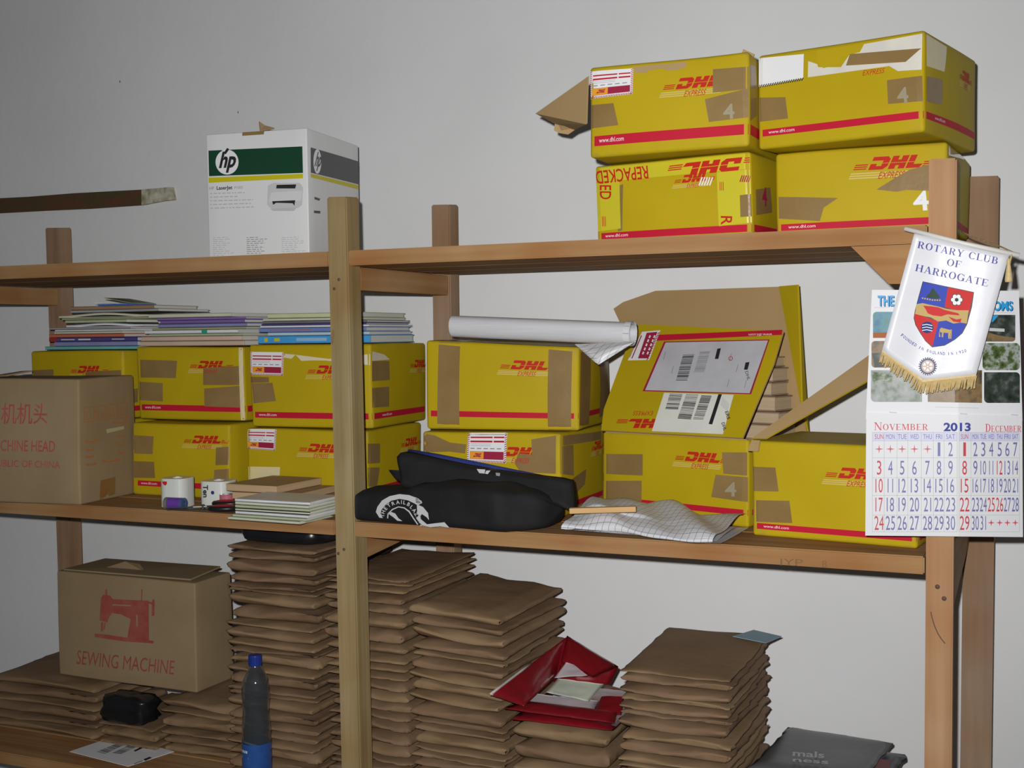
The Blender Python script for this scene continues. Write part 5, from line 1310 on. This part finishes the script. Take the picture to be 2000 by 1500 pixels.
def env_stack(x0, x1, yf, L, z0, z1, n, label, group, seed, tilt=0, rz=0, pitch=0, jit=1, lean=0, toplab=None):
    rnd = random.Random(seed); T = (z1-z0)/n; W = x1-x0-.010
    hs = [rnd.uniform(.55, 1.5) for _ in range(n)]; sm = sum(hs); hs = [h*n/sm for h in hs]; zc = z0+.0004
    ms = []
    for k in range(4):
        me = env_mesh(W, L, T, seed*10+k); me.materials.append(ENV if k % 2 else ENV2); ms.append(me)
    for i in range(n):
        o = bpy.data.objects.new('padded_envelope', ms[rnd.randrange(4)]); COL.objects.link(o)
        f = i/max(1, n-1)
        o.location = ((x0+x1)/2+lean*f+jit*rnd.uniform(-.004, .004), yf+L/2+rnd.uniform(-.008, .010), zc); o.scale = (1, 1, hs[i]); zc += hs[i]*T
        o.rotation_euler = (pitch*f, tilt*f, rz+jit*rnd.uniform(-.025, .025)+(math.pi if rnd.random() < .25 else 0)*0)
        tag(o, toplab if (toplab and i == n-1) else label, 'envelope', group)
ZS = ZL1+.0008
env_stack(-.378, -.120, .095, .36, ZS, 1.112, 25, 'brown padded envelope in the tall stack behind the water bottle', 'envelopes stacked behind the bottle', 1, lean=.018, toplab='brown padded envelope beneath the flat black bag under the middle shelf')
env_stack(-.092, .126, .100, .36, ZS, 1.060, 22, 'brown padded envelope in the tall stack behind the centre post', 'envelopes stacked behind the centre post', 2, toplab='brown padded envelope topmost of the stack behind the centre post')
env_stack(.134, .368, .085, .37, ZS, 1.005, 20, 'brown padded envelope in the stack between the centre post and the red pouch', 'envelopes stacked beside the red pouch', 3, tilt=.07, toplab='brown padded envelope topmost of the stack between centre post and red pouch')
env_stack(.384, .612, .085, .36, ZS, .772, 8, 'brown padded envelope in the low stack under the red foil pouch', 'envelopes stacked under the red pouch', 4)
env_stack(.624, .864, .090, .35, ZS, .916, 17, 'brown padded envelope in the stack next to the grey plastic bags', 'envelopes stacked by the grey bags', 5, pitch=.03, toplab='brown padded envelope lying beneath the pale blue sheet')
env_stack(.874, 1.135, .19, .26, ZS, .672, 5, 'brown padded envelope beneath the grey plastic bags', 'envelopes under the grey bags', 6)
env_stack(-1.220, -.835, .155, .28, ZS, .694, 6, 'brown padded envelope lying crosswise under the end of the sewing machine carton', 'envelopes under the carton end', 7)
env_stack(-.822, -.632, .15, .28, ZS, .612, 3, 'brown padded envelope beneath the black plastic bundle', 'envelopes under the black bundle', 8)
env_stack(-.622, -.388, .150, .28, ZS, .696, 6, 'brown padded envelope between the black bundle and the water bottle', 'envelopes beside the black bundle', 9)
# pale blue sheet sticking out of the right hand stack
c = [atY(*q, .40) for q in ((1470, 1240), (1486, 1230), (1522, 1262), (1500, 1275))]
o = slab('blue_sheet', [(.79, .395, .917), (.872, .36, .918), (.892, .43, .918), (.82, .47, .917)], .0012, mat('pale_blue_paper', (.28, .42, .5)), None); 
tag(o, 'pale blue sheet poking out of the envelope stack by the grey bags', 'paper')
o.data.transform(Matrix.Translation((0, 0, .0045)))

# ================================================================== black bundle above the first stack
BLK = mat('black_polythene', (.006, .006, .007), (.012, .012, .014), rough=.3, scale=15, bump=.6, bscale=22, spec=.45)
def blob(name, x0, x1, y0, y1, z0, z1, m, label, cat, seed, n=.5, amp=.12, lab_group=None, rz=0):
    rnd = random.Random(seed); nu, nv = 30, 16; V, F = [], []; cx, cy, cz = (x0+x1)/2, (y0+y1)/2, (z0+z1)/2
    off = Vector((rnd.uniform(0, 50), 0, 0))
    for j in range(nv+1):
        ph = -math.pi/2+math.pi*j/nv
        for i in range(nu):
            th = 2*math.pi*i/nu; c, s = math.cos(th), math.sin(th); cp, sp = math.cos(ph), math.sin(ph)
            e = lambda t, q: math.copysign(abs(t)**q, t)
            p = Vector((e(c, n)*e(cp, n), e(s, n)*e(cp, n), e(sp, n)))
            d = 1+amp*noise.noise(p*2.3+off)+amp*.6*noise.noise(p*5.1+off)
            zz = max(0, min(1, .5+.5*p.z*(1+amp*.7*noise.noise(p*3+off))))
            V.append((p.x*d*(x1-x0)/2, p.y*d*(y1-y0)/2, zz*(z1-z0)))
    for j in range(nv):
        for i in range(nu): F.append((j*nu+i, j*nu+(i+1) % nu, (j+1)*nu+(i+1) % nu, (j+1)*nu+i))
    root = mobj(name, V, F, m, smooth=True); root.location = (cx, cy, z0); root.rotation_euler.z = rz
    return tag(root, label, cat, lab_group)
blob('black_bag', -.345, -.108, .10, .40, 1.1135, 1.158, BLK, 'flat black plastic bag squeezed beneath the middle shelf on the tallest envelope stack', 'bag', 3, .35, .05)
bb0, bb1 = atY(180, 1390, .15), atY(326, 1390, .15)
blob('black_bundle', -.800, -.655, .12, .20, .6135, .690, BLK, 'crumpled black plastic bundle in front of the sewing machine carton', 'bag', 8, .5, .22)

# ================================================================== sewing machine carton
SM = Carton('sewing_machine_carton', 'brown cardboard carton printed with a red sewing machine, resting on envelopes', -1.005, .20, .6985, -.004, .462, .15, .284, DBROWN, 31, bulge=.004, r=.005, warp=.0022)
SINK = mat('stencil_red_ink', (.27, .045, .035), (.31, .09, .06), rough=.8, scale=40)
P = Print(SM.pm('F'), True)
P.text('SEWING MACHINE', 151, 1296, 27, SINK, .0008, w=190, rot=-6.5); P.build('printed_text', SM.root)
P = Print(SM.pm('F'), True)
P.poly([(199, 1166), (203, 1160), (216, 1162), (222, 1169), (262, 1171), (292, 1172), (294, 1250), (250, 1250), (253, 1242), (258, 1208), (240, 1199), (222, 1196), (216, 1205), (213, 1214), (198, 1210)], SINK, .0008)
P.poly([(189, 1236), (212, 1238), (250, 1244), (303, 1251), (302, 1256), (250, 1252), (189, 1243)], SINK, .0008)
for a in ((208, 1150, 209, 1162, 4), (278, 1150, 278, 1172, 2), (301, 1170, 301, 1202, 5), (203, 1214, 203, 1232, 4), (209, 1214, 207, 1228, 2), (285, 1174, 301, 1178, 4)): P.line(*a, SINK, .0008)
P.line(222, 1180, 258, 1182, 2.5, DBROWN, .0011); P.line(270, 1200, 271, 1222, 3, DBROWN, .0011); P.build('printed_machine', SM.root)
slab('torn_flap', [Vector(p) for p in ((-.12, -.03, SM.H), (-.06, .0, SM.H+.02), (-.02, .01, SM.H+.014), (.04, -.03, SM.H+.001))], .004, BROWN, SM.root)
slab('top_flap', [Vector(p) for p in ((-.21, -.07, SM.H+.002), (.21, -.065, SM.H+.004), (.2, .07, SM.H+.012), (-.2, .075, SM.H+.006))], .004, DBROWN, SM.root)

# ================================================================== label sheet lying on the lower shelf
q = [atZ(*p, ZL1+.0015) for p in ((136, 1468), (228, 1437), (340, 1468), (250, 1497))]
o = slab('label_sheet', q, .0012, WHITE); tag(o, 'white shipping label sheet with grey barcodes lying on the lower shelf', 'paper')
P = Print(lambda x, y, l: atZ(x, y, ZL1+.0022+l), True)
bars(P, (228, 1452), (242, 1455), (204, 1473), (187, 1469), 12, BLACK, .0003, 11); bars(P, (252, 1455), (268, 1458), (236, 1473), (218, 1471), 12, BLACK, .0003, 12)
P.poly([(279, 1457), (283, 1459), (264, 1468), (261, 1466)], BLACK, .0003); P.poly([(292, 1478), (297, 1480), (284, 1486), (280, 1483)], BLACK, .0003); P.line(278, 1486, 262, 1492, 2, GREY, .0003)
P.build('barcode_print', o)

# ================================================================== red foil pouch on the low stack
z4 = .7765
FOIL = mat('red_foil', (.22, .006, .012), (.13, .005, .010), rough=.28, scale=14, bump=.7, bscale=22, spec=.6, coat=.4)
FOILIN = FOIL
porg = (.50, .2, z4); root = empty('foil_pouch', porg, 0, 'torn open red foil pouch with white papers on the low envelope stack', 'pouch')
def zpt(px, py, z): return atZ(px, py, z)
def sheetp(name, poly, m, th=.002, m2=None): return slab(name, poly, th, m, root, porg, m2)
zb_ = z4+.010
def patch(name, A, B, Cc, Dd, m, n=12, k=12, bul=.0, th=.0025, seed=1):
    """soft rectangular patch through four world corners with crinkles"""
    rnd = random.Random(seed); off = Vector((rnd.uniform(0, 90), 3, 5)); V, F = [], []
    nrm = (B-A).cross(Dd-A).normalized()
    if nrm.z < 0: nrm = -nrm
    for s_ in (1, 0):
        for j in range(k+1):
            for i in range(n+1):
                u, t = i/n, j/k; p = A*(1-u)*(1-t)+B*u*(1-t)+Cc*u*t+Dd*(1-u)*t
                h = bul*math.sin(math.pi*u)**.6*math.sin(math.pi*t)**.6 if 0 < u < 1 and 0 < t < 1 else 0
                V.append(p+nrm*(h+.004*abs(noise.noise(p*22+off))+s_*th)-Vector(porg))
    N_ = (n+1)*(k+1); q = lambda i, j: j*(n+1)+i
    for j in range(k):
        for i in range(n): F.append((q(i, j), q(i+1, j), q(i+1, j+1), q(i, j+1))); F.append((N_+q(i, j), N_+q(i, j+1), N_+q(i+1, j+1), N_+q(i+1, j)))
    for i in range(n):
        for j in (0, k): F.append((q(i, j), N_+q(i, j), N_+q(i+1, j), q(i+1, j)))
    for j in range(k):
        for i in (0, n): F.append((q(i, j), q(i, j+1), N_+q(i, j+1), N_+q(i, j)))
    return mobj(name, V, F, m, root, smooth=True)
A_p, B_p = atY(972, 1374, .075), atY(1206, 1408, .080); A_p.z = B_p.z = z4+.003; A_p = Vector((.388, .078, z4+.002)); B_p = Vector((.612, .088, z4+.002))
C_p, D_p = Vector((.612, .36, z4+.004)), Vector((.392, .35, z4+.004))
patch('pouch_back', A_p, B_p, C_p, D_p, FOILIN, bul=.012, seed=2)
patch('pouch_front', atY(985, 1386, .066), atY(1200, 1414, .076), atY(1206, 1393, .11), atY(1022, 1370, .12), FOIL, bul=.006, th=.002, seed=3)
ap = atY(1108, 1243, .33)
patch('raised_flap', atY(957, 1358, .002), atY(1022, 1380, .062), atY(1088, 1318, .25), ap, FOILIN, bul=.006, seed=4)
patch('raised_flap', ap, atY(1096, 1296, .27), atY(1160, 1324, .22), atY(1208, 1303, .27), FOIL, bul=.010, seed=5)
patch('inner_side', atY(1162, 1392, .125), atY(1214, 1398, .11), atY(1220, 1362, .17), atY(1176, 1362, .17), FOILIN, bul=.003, seed=6)
patch('back_panel', atY(1082, 1332, .285), atY(1190, 1338, .275), atY(1208, 1303, .276), ap+Vector((0, .004, 0)), FOIL, bul=.003, seed=10)
PINK = mat('pinkish_paper', (.42, .35, .37), (.47, .41, .42), rough=.6, scale=12)
patch('paper', atY(1012, 1374, .12), atY(1157, 1394, .12), atY(1168, 1370, .17), atY(1024, 1354, .17), PINK, th=.001, seed=7)
patch('delivery_slip', atY(1067, 1353, .15), atY(1150, 1371, .15), atY(1179, 1338, .21), atY(1090, 1326, .21), mat('greenish_slip', (.42, .46, .36), (.48, .5, .42), rough=.6, scale=25), th=.001, seed=8)
patch('paper', atY(1083, 1325, .215), atY(1148, 1320, .215), atY(1122, 1300, .25), atY(1106, 1294, .25), PINK, th=.001, seed=9)
P = Print(lambda x, y, l: atY(x, y, .155-l), True)
for kk in range(4): P.line(1080, 1349+kk*3, 1116, 1357+kk*3, 1.2, GREY, .006)
P.build('slip_print', root, porg)
tl_ = atY(957, 1358, .002)
tube('tear_strip', [tl_.lerp(ap, t)+Vector((.002, -.003, .003)) for t in (0, .12, .25, .38, .5)], .0028, mat('pale_tear_strip', (.38, .34, .33), (.45, .42, .38), rough=.5, scale=60), root, porg, 8)

# ================================================================== grey plastic bags
GB = mat('grey_polythene', (.075, .078, .08), (.11, .112, .115), rough=.35, scale=8, bump=.6, bscale=12, spec=.4)
def soft_sheet(name, c, th, m, label, cat, seed, amp=.006, n=18, k=14):
    A, B, Cc, Dd = c; o0 = (A+B+Cc+Dd)/4; V, F = [], []; off = Vector((seed*7.3, 1, 2))
    zmin = min(p.z for p in c)
    for s_ in (1, 0):
        for j in range(k+1):
            for i in range(n+1):
                u, t = i/n, j/k; p = A*(1-u)*(1-t)+B*u*(1-t)+Cc*u*t+Dd*(1-u)*t; q = Vector((p.x, p.y, p.z))
                e = min(1, 6*min(u, 1-u, t, 1-t))**.5
                if s_: q.z += th*(.35+.65*e)+amp*noise.noise(Vector((p.x*9, p.y*9, 0))+off)*e
                if min(u, 1-u, t, 1-t) == 0: q.x += .006*noise.noise(p*40+off); q.y += .006*noise.noise(p*35-off)
                V.append(q-o0)
    N_ = (n+1)*(k+1); q = lambda i, j: j*(n+1)+i
    for j in range(k):
        for i in range(n): F.append((q(i, j), q(i+1, j), q(i+1, j+1), q(i, j+1))); F.append((N_+q(i, j), N_+q(i, j+1), N_+q(i+1, j+1), N_+q(i+1, j)))
    for i in range(n):
        for j in (0, k): F.append((q(i, j), N_+q(i, j), N_+q(i+1, j), q(i+1, j)))
    for j in range(k):
        for i in (0, n): F.append((q(i, j), q(i, j+1), N_+q(i, j+1), N_+q(i, j)))
    o = mobj(name, V, F, m, smooth=True); o.location = o0; return tag(o, label, cat)
zg = .6735
soft_sheet('grey_bag', [Vector((.885, .165, zg)), Vector((1.13, .185, zg)), Vector((1.155, .46, zg)), Vector((.91, .46, zg))], .018, mat('darker_grey_polythene', (.05, .052, .055), rough=.35, bump=.5, bscale=14, spec=.4), 'dark grey plastic bag lying under the lettered grey bag', 'bag', 3)
zg += .026
gbo = soft_sheet('grey_bag', [Vector((.872, .17, zg)), Vector((1.10, .19, zg)), Vector((1.128, .44, zg+.004)), Vector((.90, .47, zg+.002))], .016, GB, 'grey plastic bag with white lettering on top of a darker bag', 'bag', 5)
P = Print(lambda x, y, l: atZ(x, y, .720+l)-gbo.location, True)
P.text('mals', 1548, 1476, 11, LGREY, .002, w=62, rot=-4, bold=.02); P.build('bag_print', gbo)
P = Print(lambda x, y, l: atZ(x, y, .720+l)-gbo.location, True); P.text('ness', 1548, 1487, 8, LGREY, .002, w=70, rot=-4, bold=.02); P.build('bag_print', gbo)
slab('pink_edge', [Vector(p)-gbo.location for p in ((1.10, .26, .702), (1.142, .27, .702), (1.136, .34, .703), (1.10, .34, .704))], .004, mat('dull_pink_plastic', (.2, .07, .075)), gbo)

# ================================================================== water bottle
root = empty('water_bottle', (-.249, .044, ZL1+.0006), 0, 'empty clear plastic water bottle with blue cap and label on the lower shelf', 'bottle')
PLAS = mat('clear_bottle_plastic', (.66, .70, .74), rough=.04, trans=.97, spec=.6)
prof = [(.004, .006), (.022, .002), (.030, .004), (.033, .012), (.0335, .03), (.0335, .118), (.0325, .124), (.0335, .130), (.0325, .160), (.0300, .180), (.0310, .200), (.0325, .222), (.0320, .238), (.0290, .256), (.0220, .272), (.0160, .283), (.0130, .290), (.0125, .298)]
v, f = lathe(prof, 40)
v = [(x*(1+.025*math.sin(3*math.atan2(y, x)+z*90)*(1 if .12 < z < .25 else 0)), y*(1+.025*math.sin(3*math.atan2(y, x)+z*90)*(1 if .12 < z < .25 else 0)), z) for x, y, z in v]
v2, f2 = lathe([(max(.002, r-.0008), z+(.0008 if z < .01 else 0)) for r, z in prof], 40)
k = len(v); mobj('bottle_body', v+v2, f+[tuple(a+k for a in reversed(q)) for q in f2], PLAS, root, smooth=True)
CAPM = mat('blue_cap_plastic', (.012, .03, .20), rough=.35)
v, f = lathe([(.0150, .290), (.0152, .292), (.0152, .312), (.0142, .3145), (0, .3147)], 40)
v = [(x*(1+(.03 if i % 2 else 0)), y*(1+(.03 if i % 2 else 0)), z) for i, (x, y, z) in enumerate(v)]
mobj('cap', v, f, CAPM, root)
LBL = mat('blue_bottle_label', (.015, .05, .22), (.03, .10, .30), rough=.25, scale=18, spec=.5)
v, f = lathe([(.0343, .020), (.0343, .112)], 48); lab_ = mobj('label', v, f, LBL, root, smooth=True)
P = Print(lambda x, y, l: Vector(((.0341+l)*math.cos(x/.0341-math.pi*.62), (.0341+l)*math.sin(x/.0341-math.pi*.62), y)))
for i in range(5): P.rect(-.012+i*.005, .092, -.009+i*.005, .098, WHITE, .0004)
P.rect(-.016, .088, .018, .0895, WHITE, .0004); P.rect(-.03, .106, .04, .1115, mat('pale_blue_ink', (.25, .42, .6)), .0004); P.rect(-.01, .079, .014, .083, WHITE, .0004)
P.build('label_print', lab_)
